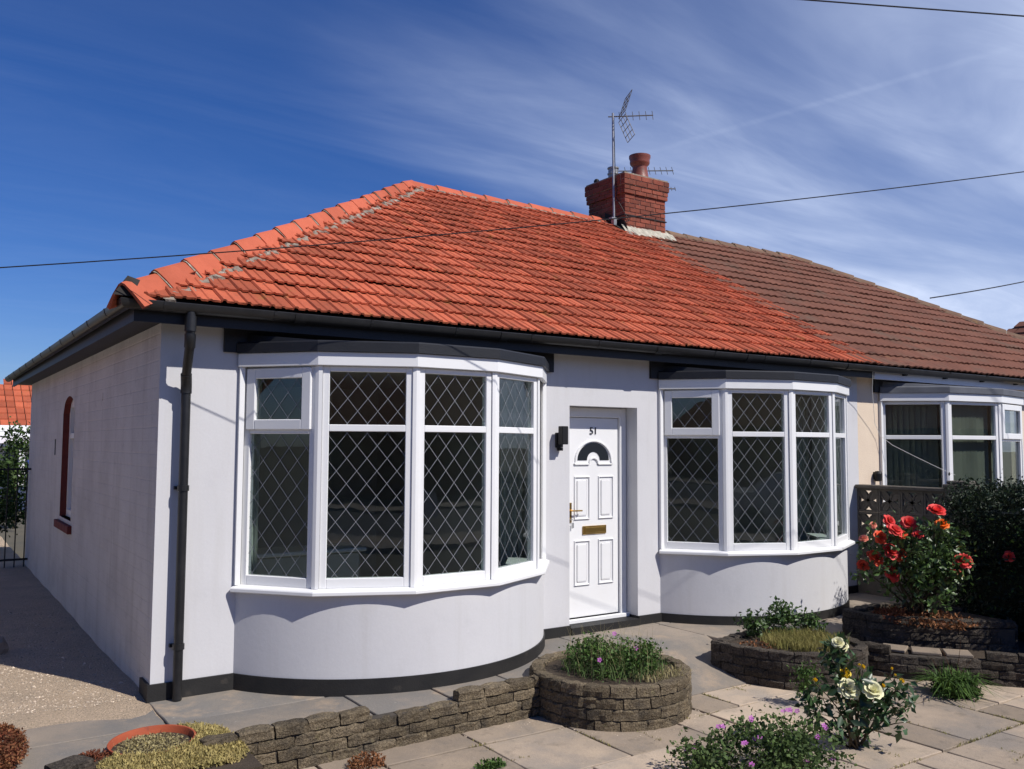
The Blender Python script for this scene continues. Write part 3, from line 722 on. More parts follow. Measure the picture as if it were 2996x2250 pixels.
# ---- front door
dm = MB(); LX0, LX1, LY = 3.945, 4.645, .195
frame = MB()
for (a, b, c, d) in ((DOOR[0] + .005, LX0, .112, 2.265), (LX1, DOOR[1] - .005, .112, 2.265), (LX0, LX1, 2.165, 2.265)):
    frame.cbox((a, .165, c), (b, .245, d), .006)
frame.cbox((DOOR[0] + .005, .12, .112), (DOOR[1] - .005, .164, .150), .004)
frame.build('door_frame', 'white_upvc', house)
dcx = 4.305
dm.cbox((LX0 + .004, LY, .152), (LX1 - .004, LY + .05, 2.16), .005)
door = dm.build('door', 'white_upvc', house)
def moulding(name, x0, x1, z0, z1, w=.016, h=.014):
    m = MB(); pr = [(0, 0), (w * .35, h), (w * .7, h), (w, 0)]
    P = [(x0, z0), (x1, z0), (x1, z1), (x0, z1)]
    for k in range(4):
        (a, c), (b, e) = P[k], P[(k + 1) % 4]
        ca, cc = (x0 + x1) / 2, (z0 + z1) / 2
        def ins(x, z, t): return (x + (t if x < ca else -t), z + (t if z < cc else -t))
        V = []
        for (t, hh) in pr: V += [(ins(a, c, t)[0], LY - hh, ins(a, c, t)[1]), (ins(b, e, t)[0], LY - hh, ins(b, e, t)[1])]
        m.add(V, [(0, 1, 3, 2), (2, 3, 5, 4), (4, 5, 7, 6)])
    m.cbox((x0 + .04, LY - .010, z0 + .04), (x1 - .04, LY + .0, z1 - .04), .008)
    m.build(name, 'white_upvc', door)
for (a, b, c, d) in ((4.050, 4.255, 1.125, 1.565), (4.365, 4.570, 1.125, 1.565), (4.050, 4.255, .465, .92), (4.365, 4.570, .465, .92)):
    moulding('panel', a, b, c, d)
# half round fan light with a hub
def fan(r0, r1, n=20):
    return [(dcx + r1 * math.cos(math.pi * i / n), 1.725 + r1 * .87 * math.sin(math.pi * i / n)) for i in range(n + 1)] + [(dcx + r0 * math.cos(math.pi * i / n), 1.725 + r0 * math.sin(math.pi * i / n)) for i in range(n, -1, -1)]
mb = MB(); P = fan(.085, .208); n = len(P)
k = 21
for i in range(k - 1):
    a, b, c, d = P[i], P[i + 1], P[n - 2 - i], P[n - 1 - i]
    mb.add([(p[0], LY - .004, p[1]) for p in (a, b, c, d)], [(0, 1, 2, 3)])
mat('fan_glass', (0.022, 0.026, 0.032), None, 4, 0.12, spec=0.5)
mb.build('fan_light', 'fan_glass', door, fix=False)
mb = MB()
def band(pts, w):
    for (p, q) in zip(pts[:-1], pts[1:]):
        d = Vector((q[0] - p[0], 0, q[1] - p[1])); nn = Vector((-d.z, 0, d.x)).normalized() * w
        A, B = Vector((p[0], LY, p[1])), Vector((q[0], LY, q[1])); up = Vector((0, -.016, 0))
        mb.add([A - nn, B - nn, B - nn * .4 + up, A - nn * .4 + up, B + nn * .4 + up, A + nn * .4 + up, B + nn, A + nn], [(0, 1, 2, 3), (3, 2, 4, 5), (5, 4, 6, 7)])
band([(dcx + .236 * math.cos(math.pi * i / 24), 1.715 + .208 * math.sin(math.pi * i / 24)) for i in range(25)], .014)
band([(dcx - .25, 1.685), (dcx - .06, 1.685)], .010); band([(dcx + .06, 1.685), (dcx + .25, 1.685)], .010)
band([(dcx - .25, 1.685), (dcx - .236, 1.715)], .010); band([(dcx + .25, 1.685), (dcx + .236, 1.715)], .010)
band([(dcx + .058 * math.cos(math.pi * i / 12), 1.690 + .058 * math.sin(math.pi * i / 12)) for i in range(13)], .012)
mb.build('fan_moulding', 'white_upvc', door)
mb = MB(); mb.cbox((4.160, LY - .014, .975), (4.470, LY, 1.060), .004); mb.cbox((4.185, LY - .022, .990), (4.445, LY - .0145, 1.045), .004)
mb.build('letterbox', 'brass', door)
mb = MB(); mb.cbox((3.985, LY - .010, 1.10), (4.020, LY, 1.30), .003); mb.tube([(4.003, LY - .008, 1.222), (4.003, LY - .05, 1.222), (4.02, LY - .055, 1.222), (4.12, LY - .05, 1.220)], .008)
mb.build('handle', 'brass', door)
mb = MB(); mb.tube([(4.003, LY - .008, 1.135), (4.003, LY - .035, 1.135)], .006); mb.tube([(4.003 + .02 * math.cos(a), LY - .03, 1.115 + .02 * math.sin(a)) for a in [i * .5236 for i in range(13)]], .0015, 5); mb.box((4.0, LY - .033, 1.045), (4.012, LY - .030, 1.10)); mb.box((4.02, LY - .03, 1.05), (4.03, LY - .027, 1.10))
mb.build('key', 'grey_metal', door)
# house number 51
cu = bpy.data.curves.new('house_number', 'FONT'); cu.body = '51'; cu.size = .105; cu.extrude = .004; cu.align_x = 'CENTER'
to = bpy.data.objects.new('tmp', cu); col.objects.link(to)
bpy.context.view_layer.update()
nm = bpy.data.meshes.new_from_object(to.evaluated_get(bpy.context.evaluated_depsgraph_get())); bpy.data.objects.remove(to)
nm.name = 'house_number'; nm.materials.clear(); nm.materials.append(M['number_black'])
no = bpy.data.objects.new('house_number', nm); link(no, door); no.rotation_euler = (math.pi / 2, 0, 0); no.location = (dcx, LY - .005, 1.992)
mb = MB(); mb.box((3.7, .6, .0), (4.9, .64, 2.7)); mb.build('hall_lining', 'room_floor', house)

# ---- eaves: soffit, fascia, gutters, downpipe
mb = MB()
mb.add([(-.24, -.24, 2.775), (PARTY, -.24, 2.775), (PARTY, .02, 2.775), (.02, .02, 2.775), (.02, 8.9, 2.775), (-.24, 8.9, 2.775)], [(0, 1, 2, 3), (0, 3, 4, 5)])
mb.build('soffit', 'black_paint', house)
mb = MB(); mb.sweep([(-.24, 8.9), (-.24, -.24), (PARTY, -.24)], [(-.022, 2.742), (.0, 2.742), (.0, 2.900), (-.022, 2.900)]); mb.build('fascia', 'black_paint', house)
gp = []
for i in range(9):
    a = math.pi * i / 8; gp.append((.056 - .052 * math.cos(a) - .0, 2.882 - .066 * math.sin(a)))
gin = [(x * .9 + .0056, z + .005) for x, z in reversed(gp)]
mb = MB(); mb.sweep([(-.242, 8.95), (-.242, -.242), (PARTY + .02, -.242)], gp + gin); gut = mb.build('gutter', 'gutter_plastic', house, angle=40)
def union(x): 
    m = MB(); m.sweep([(x - .045, -.242), (x + .045, -.242)], [(a * 1.09 - .004, (z - 2.882) * 1.09 + 2.880) for a, z in gp] + [(a, z) for a, z in gin]); m.build('gutter_union', 'gutter_plastic', gut, angle=40)
for x in (.95, 2.85, 4.75, 6.1, 7.9): union(x)
for x in [-.05 + .8 * i for i in range(11)]:
    m = MB(); m.sweep([(x - .012, -.242), (x + .012, -.242)], [(a * 1.07 - .003, (z - 2.882) * 1.06 + 2.884) for a, z in gp] + [(a, z) for a, z in gin]); m.build('gutter_bracket', 'gutter_plastic', gut)
for y in [.3 + .8 * i for i in range(11)]:
    m = MB(); m.sweep([(-.242, y + .015), (-.242, y - .015)], [(a * 1.07 - .003, (z - 2.882) * 1.06 + 2.884) for a, z in gp] + [(a, z) for a, z in gin]); m.build('gutter_bracket', 'gutter_plastic', gut)
mb = MB()
DX, DY = .172, -.082
mb.tube([(.135, -.298, 2.83), (.135, -.298, 2.64), (.140, -.275, 2.585), (.160, -.115, 2.37), (DX, DY, 2.315), (DX, DY, 2.25), (DX, DY, .02)], .034, 16)
mb.tube([(.135, -.298, 2.80), (.135, -.298, 2.69)], .041, 16); mb.tube([(.135, -.298, 2.67), (.135, -.298, 2.62), (.141, -.27, 2.58)], .040, 16)
mb.tube([(.157, -.13, 2.39), (DX, DY, 2.315), (DX, DY, 2.25)], .040, 16)
dp = mb.build('downpipe', 'gutter_plastic', house, angle=40)
for z in (.40, 1.55):
    m = MB(); m.lathe((DX, DY, z), [(.034, -.02), (.042, -.02), (.042, .02), (.034, .02)], 16); m.box((DX - .05, -.03, z - .012), (DX + .05, .0, z + .012)); m.build('pipe_clip', 'gutter_plastic', dp)

# ------------------------------------------------------------------ roof tiles
def roof_mtx(u, s, h=0.0):
    m = Matrix(((1, 0, 0), (0, CP, -SP), (0, SP, CP))).to_4x4()
    m.translation = Vector((u, EAVE_Y + s * CP - h * SP, ROOF_Z + s * SP + h * CP)); return m
def tile_verts(prof, L, th, rise):
    """profile [(x,h)], local frame: x across, y up the slope, z off the roof"""
    V = []; n = len(prof)
    for (y, add) in ((0.0, rise), (L, 0.0)):
        V += [(x, y, h + add) for x, h in prof]
    V += [(x, 0.0, h + rise - th) for x, h in prof]
    V += [(x, L, -.004) for x, h in prof]
    F = []
    for i in range(n - 1):
        F += [(i, i + 1, n + i + 1, n + i), (2 * n + i, 2 * n + i + 1, i + 1, i), (3 * n + i, 3 * n + i + 1, 2 * n + i + 1, 2 * n + i)]
    F += [(0, n, 3 * n, 2 * n), (2 * n - 1, n - 1, 3 * n - 1, 4 * n - 1)]
    return V, F
PROF_O = [(0, .004), (.010, .019), (.030, .0185), (.042, .005), (.087, .005), (.096, .0135), (.112, .0135), (.123, .005), (.172, .005), (.1835, .003)]
PROF_B = [(0, .003)] + [(.30 * i / 12, .004 + .015 * (0.5 - 0.5 * math.cos(2 * math.pi * i / 6))) for i in range(1, 12)] + [(.298, .003)]
def tile_field(owner, prof, w, g, rise, th, x0, xa, xb, smax, clips, material, nvar, jit, seed, sort_from, first):
    """lays courses of tiles; nearest 300 are objects of their own, the rest one part"""
    r = random.Random(seed); L = g + .06
    TV, TF = tile_verts(prof, L, th, rise)
    variants = []
    for k in range(nvar):
        t = (k + .5) / nvar
        V = [(x, y + (r.uniform(-.002, .002) if y == 0 else 0), z + (r.uniform(-.0015, .0015) if y == 0 else 0)) for x, y, z in TV]
        variants.append(mesh_from('roof_tile', V, TF, material, False, [t] * len(V)))
    items = []
    rows = int(smax / g) + 1
    for j in range(rows):
        s = j * g; ph = first if j % 2 == 0 else first
        wav = [r.uniform(-.006, .006) for _ in range(8)]
        k = int((xa - x0) / w) - 1
        while x0 + k * w < xb:
            u = x0 + k * w; k += 1
            if u + w < xa or u > xb: continue
            cx, cy = u + w / 2, EAVE_Y + (s + g / 2) * CP
            if any((c[0] * cx + c[1] * cy + c[2]) < -.36 for c in clips): continue
            dh = wav[int(u * 1.3) % 8] * .6
            m = roof_mtx(u + r.uniform(-.0025, .0025), s + r.uniform(-jit, jit) + wav[int(u * .9) % 8], .012 + dh + r.uniform(-.0025, .0025)) @ Matrix.Rotation(r.uniform(-.010, .010), 4, 'Z') @ Matrix.Rotation(r.uniform(-.008, .008), 4, 'Y')
            cor = [m @ Vector(p) for p in ((0, 0, 0), (w, 0, 0), (0, L, 0), (w, L, 0))]
            sd = [[c[0] * p.x + c[1] * p.y + c[2] for p in cor] for c in clips]
            if any(max(q) < 0.005 for q in sd): continue
            cut = [c for c, q in zip(clips, sd) if min(q) < 0]
            items.append((( cor[0] - sort_from).length, m, r.randrange(nvar), cut))
    items.sort(key=lambda t: t[0])
    mv = []; mf = []; mt = []
    for idx, (dist, m, vk, cut) in enumerate(items):
        me = variants[vk]
        if cut:
            bm = bmesh.new(); bm.from_mesh(me); bm.transform(m)
            for c in cut:
                bmesh.ops.bisect_plane(bm, geom=bm.verts[:] + bm.edges[:] + bm.faces[:], plane_co=Vector((-c[2] * c[0] / (c[0] ** 2 + c[1] ** 2), -c[2] * c[1] / (c[0] ** 2 + c[1] ** 2), 0)), plane_no=Vector((c[0], c[1], 0)), clear_inner=True)
            if len(bm.faces) < 2: bm.free(); continue
            if idx < 300:
                bm.transform(m.inverted()); me2 = bpy.data.meshes.new('roof_tile'); bm.to_mesh(me2)
                me2.materials.append(M[material]); place('roof_tile', me2, m, owner)
            else:
                b = len(mv); bm.verts.index_update(); mv += [tuple(v.co) for v in bm.verts]; mt += [(vk + .5) / nvar] * len(bm.verts)
                mf += [tuple(b + v.index for v in f.verts) for f in bm.faces]
            bm.free(); continue
        if idx < 300: place('roof_tile', me, m, owner)
        else:
            b = len(mv); V = [m @ v.co for v in me.vertices]; mv += [tuple(v) for v in V]; mt += [(vk + .5) / nvar] * len(V)
            mf += [tuple(b + i for i in p.vertices) for p in me.polygons]
    if mv:
        o = bpy.data.objects.new('tile_field', mesh_from('tile_field', mv, mf, material, False, mt)); link(o, owner); local(o, owner); o['kind'] = 'stuff'
    return len(items)
AX, AX2 = 4.30, 12.74           # hip apexes along the ridge
RZ = ROOF_Z + (RIDGE_Y - EAVE_Y) * SL
XR, YB = 17.34, 8.90
def deck(name, owner, polys):
    m = MB()
    for P in polys: m.add(P, [tuple(range(len(P)))])
    return m.build(name, 'roof_deck', owner, fix=False)
roof = deck('roof', house, [[(EAVE_Y, EAVE_Y, ROOF_Z), (PARTY, EAVE_Y, ROOF_Z), (PARTY, RIDGE_Y, RZ), (AX, RIDGE_Y, RZ)],
                            [(EAVE_Y, EAVE_Y, ROOF_Z), (AX, RIDGE_Y, RZ), (EAVE_Y, YB, ROOF_Z)],
                            [(EAVE_Y, YB, ROOF_Z), (AX, RIDGE_Y, RZ), (PARTY, RIDGE_Y, RZ), (PARTY, YB, ROOF_Z)]])
roofn = deck('roof', neigh, [[(PARTY, EAVE_Y, ROOF_Z), (XR, EAVE_Y, ROOF_Z), (AX2, RIDGE_Y, RZ), (PARTY, RIDGE_Y, RZ)],
                             [(XR, EAVE_Y, ROOF_Z), (XR, YB, ROOF_Z), (AX2, RIDGE_Y, RZ)], [(PARTY, YB, ROOF_Z), (PARTY, RIDGE_Y, RZ), (AX2, RIDGE_Y, RZ), (XR, YB, ROOF_Z)]])
n1 = tile_field(roof, PROF_O, .1835, .281, .034, .016, -.02, EAVE_Y, PARTY - .03, (RIDGE_Y - EAVE_Y) / CP - .1, [(1, -1, -.05)], 'tile_orange', 10, .006, 11, CAM, 0)
n2 = tile_field(roofn, PROF_B, .299, .335, .030, .018, PARTY - .02, PARTY - .02, XR, (RIDGE_Y - EAVE_Y) / CP - .12, [(-1, -1, 17.0)], 'tile_brown', 6, .0015, 12, CAM, 0)
# tiles on the side slope (seen only edge-on from below): one part
mv = []; mf = []; mt = []
TV, TF = tile_verts([(x, h * .6) for x, h in PROF_O], .34, .012, .018)
rot = Matrix(((0, CP, -SP), (-1, 0, 0), (0, SP, CP))).to_4x4()
for j in range(18):
    s = j * .281
    k = 0
    while True:
        y = YB - k * .1835; k += 1
        x = EAVE_Y + s * CP
        if y - .1835 < x + .12: break
        if y > YB - s * CP - .1: continue
        m = rot.copy(); m.translation = Vector((x + .035, y, ROOF_Z + s * SP + .035 * SL - .004))
        b = len(mv); mv += [tuple(m @ Vector(v)) for v in TV]; mf += [tuple(b + i for i in f) for f in TF]; mt += [random.random()] * len(TV)
o = bpy.data.objects.new('side_tile_field', mesh_from('side_tile_field', mv, mf, 'tile_orange', False, mt)); link(o, roof); o['kind'] = 'stuff'

# hip and ridge tiles: angular capping laid end over end, bedded in mortar
def cap_mesh(L, w, h, th, taper, t, material):
    pr = [(-w, -.085), (-w * .55, h * .10), (-w * .16, h * .86), (0, h), (w * .16, h * .86), (w * .55, h * .10), (w, -.085)]
    V = []; n = len(pr)
    for (y, k) in ((0, 1.0), (.02, 1.0), (L, taper)):
        V += [(x * k, y, (z - 0) * k) for x, z in pr]
    V += [(x * .86, 0, z - th) for x, z in pr] + [(x * .86 * taper, L, z * taper - th) for x, z in pr]
    F = []
    for a, b in ((0, 1), (1, 2), (3, 0), (4, 3)):
        for i in range(n - 1): F.append((a * n + i, a * n + i + 1, b * n + i + 1, b * n + i))
    return mesh_from('cap', V, F, material, False, [t] * len(V))
def caps(owner, name, A, B, n, w, h, material, seed, lap=.05, lift=.0):
    r = random.Random(seed); A, B = Vector(A), Vector(B); d = (B - A); L = d.length / n; d.normalize()
    side = d.cross(Vector((0, 0, 1))).normalized(); up = side.cross(d)
    vs = [cap_mesh(L + lap, w, h, .018, .90, (k + .5) / 4, material) for k in range(4)]
    for k in range(n):
        p = A + d * (L * k) + up * (lift + r.uniform(-.004, .004))
        m = Matrix((side, d, up)).transposed().to_4x4(); m.translation = p
        m = m @ Matrix.Rotation(r.uniform(-.02, .02), 4, 'Z') @ Matrix.Rotation(R(-1.9) + r.uniform(-.008, .008), 4, 'X') @ Matrix.Rotation(r.uniform(-.03, .03), 4, 'Y')
        place(name, vs[r.randrange(4)], m, owner)
        if k:
            q = MB(); jt = []
            for (yy, sc_) in ((-.012, .955), (.010, .97)):
                for x, z in [(-w, -.085), (-w * .55, h * .10), (-w * .16, h * .86), (0, h), (w * .16, h * .86), (w * .55, h * .10), (w, -.085)]:
                    jt.append(m @ Vector((x * sc_ + r.uniform(-.004, .004), yy + r.uniform(-.012, .006), z * sc_ - .010 + r.uniform(-.003, .003))))
            q.add(jt, [(i, i + 1, 8 + i, 7 + i) for i in range(6)]); q.build('joint_mortar', 'mortar_hip', owner, fix=False)
def mortar_strip(owner, A, B, w, drop, n, seed, name='mortar', material='mortar_hip', side=1):
    """an irregular fillet of mortar beside a run of caps on the front slope"""
    r = random.Random(seed); A, B = Vector(A), Vector(B); d = (B - A).normalized()
    nr = Vector((0, -SP, CP)); acr = d.cross(nr).normalized() * side
    V = []; F = []
    for i in range(n + 1):
        p = A + (B - A) * (i / n); ww = w * (1 + .16 * math.sin(i * .9) * math.sin(i * .23 + 1)) * r.uniform(.9, 1.12)
        V += [p + nr * .0, p + acr * (ww * .62) + nr * .02, p + acr * (ww * .80) + nr * (.050 + r.uniform(-.010, .010)), p + acr * ww + nr * (.048 + r.uniform(-.012, .008)), p + acr * (ww + .014) + nr * .0]
    for i in range(n):
        for k in range(4): F.append((i * 5 + k, i * 5 + k + 1, i * 5 + k + 6, i * 5 + k + 5))
    m = MB(); m.add(V, F); m.build(name, material, owner, fix=True)
hipA = (EAVE_Y - .03, EAVE_Y - .03, ROOF_Z + .025); hipB = (AX, RIDGE_Y, RZ + .030)
caps(roof, 'hip_tile', hipA, hipB, 17, .150, .088, 'ridge_orange', 31)
mortar_strip(roof, (hipA[0] + .13, hipA[1] + .13, ROOF_Z + .08 * SL), (AX, RIDGE_Y, RZ), .212, .0, 260, 32, side=1)
caps(roof, 'ridge_tile', (AX - .02, RIDGE_Y, RZ + .028), (8.05, RIDGE_Y, RZ + .028), 9, .14, .062, 'ridge_orange', 33)
mortar_strip(roof, (AX, RIDGE_Y, RZ), (8.1, RIDGE_Y, RZ), .20, .0, 60, 34, side=1)
caps(roofn, 'ridge_tile', (8.93, RIDGE_Y, RZ + .024), (AX2, RIDGE_Y, RZ + .024), 9, .14, .062, 'ridge_brown', 35)
mortar_strip(roofn, (8.9, RIDGE_Y, RZ), (AX2, RIDGE_Y, RZ), .19, .0, 50, 36, side=1, material='ridge_brown')
caps(roofn, 'hip_tile', (XR + .03, EAVE_Y - .03, ROOF_Z + .025), (AX2, RIDGE_Y, RZ + .03), 17, .13, .07, 'ridge_brown', 37)
mortar_strip(roofn, (XR, EAVE_Y, ROOF_Z), (AX2, RIDGE_Y, RZ), .19, .0, 70, 38, side=-1, material='ridge_brown')
# dark sheet standing in for the shaded open end of the lowest hip tile
mb = MB(); mb.add([(-.40, -.36, 2.90), (-.17, -.33, 2.90), (-.12, -.20, 3.02), (-.30, -.30, 3.05), (-.36, -.18, 2.95)], [(0, 1, 3), (1, 2, 3), (0, 3, 4)]); mb.build('hip_end_shade', 'roof_deck', roof)

# ------------------------------------------------------------------ chimney
chim = MB(); CX0, CX1, CY0, CY1 = 8.03, 8.95, 3.90, 4.84
chim.box((CX0 + .012, CY0 + .012, 5.0), (CX1 - .012, CY1 - .012, 6.03))
chim.box((CX0 - .018, CY0 - .018, 6.03), (CX1 + .018, CY1 + .018, 6.17)); chim.box((CX0 - .038, CY0 - .038, 6.17), (CX1 + .038, CY1 + .038, 6.355))
chim = chim.build('chimney', 'brick_mortar', house)
bmv = []
for k in range(6):
    m = MB(); m.t = (k + .5) / 6; m.cbox((-.5, -.5, -.5), (.5, .5, .5), .03)
    bmv.append(mesh_from('brick', m.V, m.F, 'brick_red', False, m.T))
r_ = random.Random(9)
def brick(x0, y0, x1, y1, z0, z1):
    place('brick', bmv[r_.randrange(6)], Matrix.Translation(((x0 + x1) / 2 + r_.uniform(-.002, .002), (y0 + y1) / 2 + r_.uniform(-.002, .002), (z0 + z1) / 2)) @ Matrix.Diagonal((x1 - x0, y1 - y0, z1 - z0, 1)), chim)
def course(z0, z1, o, k):
    x0, x1, y0, y1 = CX0 - o, CX1 + o, CY0 - o, CY1 + o; d = .1; g = .010
    def run(a, b, n, first):
        cuts = [a]; st = (b - a) / n
        for i in range(1, n + (0 if first else 1)): cuts.append(a + st * (i if first else i - .5))
        cuts.append(b); return list(zip(cuts[:-1], cuts[1:]))
    for a, b in run(x0, x1, 4, k % 2 == 0):
        brick(a + g / 2, y0, b - g / 2, y0 + d, z0, z1 - g); brick(a + g / 2, y1 - d, b - g / 2, y1, z0, z1 - g)
    for a, b in run(y0 + d + g, y1 - d - g, 3, k % 2 == 1):
        brick(x0, a + g / 2, x0 + d, b - g / 2, z0, z1 - g); brick(x1 - d, a + g / 2, x1, b - g / 2, z0, z1 - g)
z = 5.36; k = 0
while z < 6.02: course(z, z + .0745, 0, k); z += .0745; k += 1
course(6.030, 6.100, .03, 0); course(6.100, 6.170, .035, 1); course(6.178, 6.268, .050, 0); course(6.268, 6.358, .050, 1)
mb = MB(); mb.box((CX0 - .03, CY0 - .03, 6.355), (CX1 + .03, CY1 + .03, 6.375))
mb.add([(CX0, CY0, 6.374), (CX1, CY0, 6.374), (CX1, CY1, 6.374), (CX0, CY1, 6.374), (CX0 + .3, CY0 + .3, 6.44), (CX1 - .3, CY0 + .3, 6.44), (CX1 - .3, CY1 - .3, 6.44), (CX0 + .3, CY1 - .3, 6.44)], [(0, 1, 5, 4), (1, 2, 6, 5), (2, 3, 7, 6), (3, 0, 4, 7), (4, 5, 6, 7)])
mb.build('flaunching', 'mortar_hip', chim)
mb = MB(); mb.lathe((8.66, 4.22, 6.40), [(.165, -.03), (.165, .02), (.15, .06), (.125, .24), (.128, .26), (.165, .30), (.172, .33), (.168, .37), (.185, .41), (.185, .45), (.14, .46), (.13, .40), (.12, .1)], 24)
mb.build('chimney_pot', 'pot_clay', chim, angle=35)
mb = MB(); mb.lathe((8.30, 4.50, 6.40), [(.085, -.03), (.085, .12), (.10, .13), (.10, .15), (.085, .16), (.085, .22), (.10, .23), (.10, .25), (.05, .27), (.0, .275)], 18)
mb.build('flue_cowl', 'grey_metal', chim, angle=35)
mb = MB(); mb.lathe((8.13, 4.74, 6.38), [(.05, -.02), (.05, .07), (.03, .10), (.0, .10)], 12); mb.build('flue_cap', 'lamp_black', chim)
# ragged mortar flashing round the foot of the stack
r_ = random.Random(4); V = []; F = []
for i in range(31):
    x = CX0 - .06 + (CX1 - CX0 + .28) * i / 30; a = .10 + r_.uniform(-.03, .05); y = CY0 - .002
    if x > CX1 + .02: y = CY0 + .22 * (x - CX1) * 2; a *= 1.1
    zs_ = ROOF_Z + (y - EAVE_Y) * SL
    V += [(x, y + .02, zs_ + .15 + r_.uniform(-.01, .02) - max(0, x - CX1) * .35), (x, y - .03, zs_ + .085), (x, y - a * 1.2, zs_ - a * 1.2 * SL + .05 + r_.uniform(-.01, .01)), (x, y - a * 1.2 - .02, zs_ - a * 1.2 * SL)]
for i in range(30):
    for k in range(3): F.append((i * 4 + k, i * 4 + k + 1, i * 4 + k + 5, i * 4 + k + 4))
mb = MB(); mb.add(V, F); mb.build('flashing', 'flashing_white', chim)
mb = MB(); mb.add([(CX0 - .004, CY0 - .1, 5.35), (CX0 - .004, RIDGE_Y + .1, 5.62), (CX0 - .004, RIDGE_Y + .1, 5.80), (CX0 - .004, CY0 - .02, 5.55), (CX0 - .12, CY0 - .1, 5.36), (CX0 - .12, RIDGE_Y, 5.68)], [(0, 1, 2, 3), (0, 4, 5, 1)])
mb.build('side_flashing', 'roof_deck', chim, fix=False)
mb = MB(); mb.sweep([(CX0 - .012, CY1), (CX0 - .012, CY0 - .012), (CX1 + .012, CY0 - .012), (CX1 + .012, CY1)], [(-.004, 5.66), (.004, 5.66), (.004, 5.675), (-.004, 5.675)]); mb.build('lashing_wire', 'cable_black', chim)

# ------------------------------------------------------------------ neighbour's front
mb = MB()
wall_grid(mb, PARTY, 17.05, -.05, 2.80, [(9.02, 12.08, -.05, 2.60)], lambda u, z: (u, 0.004, z), .26, (0, 1, 0))
mb.add([(17.05, .004, -.05), (17.05, 8.63, -.05), (17.05, 8.63, 2.8), (17.05, .004, 2.8)], [(0, 1, 2, 3)])
mb.build('front_wall', 'cream_wall', neigh, fix=False)
mat('flash_grey', (0.085, 0.09, 0.105), (0.13, 0.135, 0.15), 3, 0.6, 0.1, 40)
bay(0, neigh, lattice=False, wallmat='cream_wall', opener=(2,), blinds=True, flash='flash_grey', plan=((9.02, .02), (9.60, -.58), (10.55, -.76), (11.50, -.58), (12.08, .02)), sag=.80)
mb = MB(); mb.add([(PARTY, -.24, 2.775), (17.3, -.24, 2.775), (17.3, .02, 2.775), (PARTY, .02, 2.775)], [(0, 1, 2, 3)]); mb.build('soffit', 'white_paint', neigh)
mb = MB(); mb.sweep([(PARTY + .03, -.24), (17.3, -.24)], [(-.022, 2.735), (.0, 2.735), (.0, 2.900), (-.022, 2.900)]); mb.build('fascia', 'white_paint', neigh)
mb = MB(); mb.sweep([(PARTY + .02, -.242), (17.3, -.242)], gp + gin); gutn = mb.build('gutter', 'gutter_plastic', neigh, angle=40)
for i in range(9):
    x = PARTY + .65 + i * .95
    m = MB(); m.sweep([(x - .02, -.242), (x + .02, -.242)], [(.0, 2.80), (.045, 2.80), (.11, 2.87), (.115, 2.89), (.0, 2.89)]); m.build('gutter_bracket', 'gutter_plastic', gutn)

# ------------------------------------------------------------------ fittings on the walls
lamp = empty('wall_light', (3.70, 0, 1.95), label='black up and down wall light beside the white front door', cat='wall light')
mb = MB(); mb.cbox((3.665, -.030, 1.855), (3.745, 0, 2.0), .004); mb.build('back_plate', 'lamp_black', lamp)
mb = MB(); mb.cbox((3.675, -.062, 1.90), (3.735, -.0305, 1.95), .004); mb.build('arm', 'lamp_black', lamp)
mb = MB(); mb.cbox((3.655, -.135, 1.885), (3.728, -.0625, 2.062), .006); mb.build('lamp_body', 'lamp_black', lamp)
mb = MB(); mb.cbox((3.685, -.055, 1.825), (3.725, -.005, 1.854), .003); mb.build('sensor', 'lamp_black', lamp)
lamp2 = empty('wall_light', (8.87, 0, 1.55), label='small dark lantern on the cream wall beside the bay', cat='wall light')
mb = MB(); mb.lathe((8.86, -.05, 1.50), [(.03, -.07), (.045, -.06), (.05, .03), (.035, .06), (.0, .065)], 12); mb.build('lantern', 'lamp_black', lamp2)
mb = MB(); mb.box((8.835, -.02, 1.46), (8.885, .003, 1.55)); mb.build('bracket', 'lamp_black', lamp2)

# ------------------------------------------------------------------ television aerials and cables
def yagi(mb, A, d, n, L, rod, up=Vector((0, 0, 1)), cross=None):
    A = Vector(A); d = Vector(d).normalized(); c = cross or d.cross(up).normalized()
    mb.tube([A, A + d * L], .010, 6)
    for i in range(n):
        p = A + d * (L * (.25 + .74 * i / (n - 1))); mb.tube([p - c * rod * .5, p + c * rod * .5], .0055, 5)
ae = empty('television_aerial', (7.93, 4.05, 5.5), label='tall pole aerial with grid reflector strapped to the chimney', cat='aerial')
mb = MB(); mb.tube([(7.93, 4.05, 5.50), (7.925, 4.06, 6.4), (7.925, 4.07, 7.40)], .018, 8); mb.build('pole', 'grey_metal', ae)
mb = MB(); hd = Vector((.90, -.42, .10)).normalized()
yagi(mb, Vector((7.925, 4.07, 7.34)) - hd * .08, hd, 6, .78, .17, cross=Vector((.10, .25, .96)))
mb.build('boom', 'aerial_metal', ae)
mb = MB(); base = Vector((7.925, 4.07, 7.34)) + hd * .16
sd = Vector((.42, .90, .0)).normalized()
for sg in (1, -1):
    a0 = base + Vector((0, 0, .03 * sg)); tip = base + Vector((.02, 0, .38 * sg)) + hd * (.10 if sg > 0 else .14)
    for t in np.linspace(0, 1, 5):
        p = a0.lerp(tip, t); mb.tube([p - sd * .20, p + sd * .20], .006, 5)
    for q in (-.20, -.07, .07, .20): mb.tube([a0 + sd * q, tip + sd * q], .006, 5)
mb.build('reflector', 'aerial_metal', ae)
mb = MB(); mb.box((7.86, 4.02, 5.60), (8.03, 4.10, 5.625)); mb.box((7.90, 4.02, 5.50), (7.96, 4.09, 5.60)); mb.build('bracket', 'grey_metal', ae)
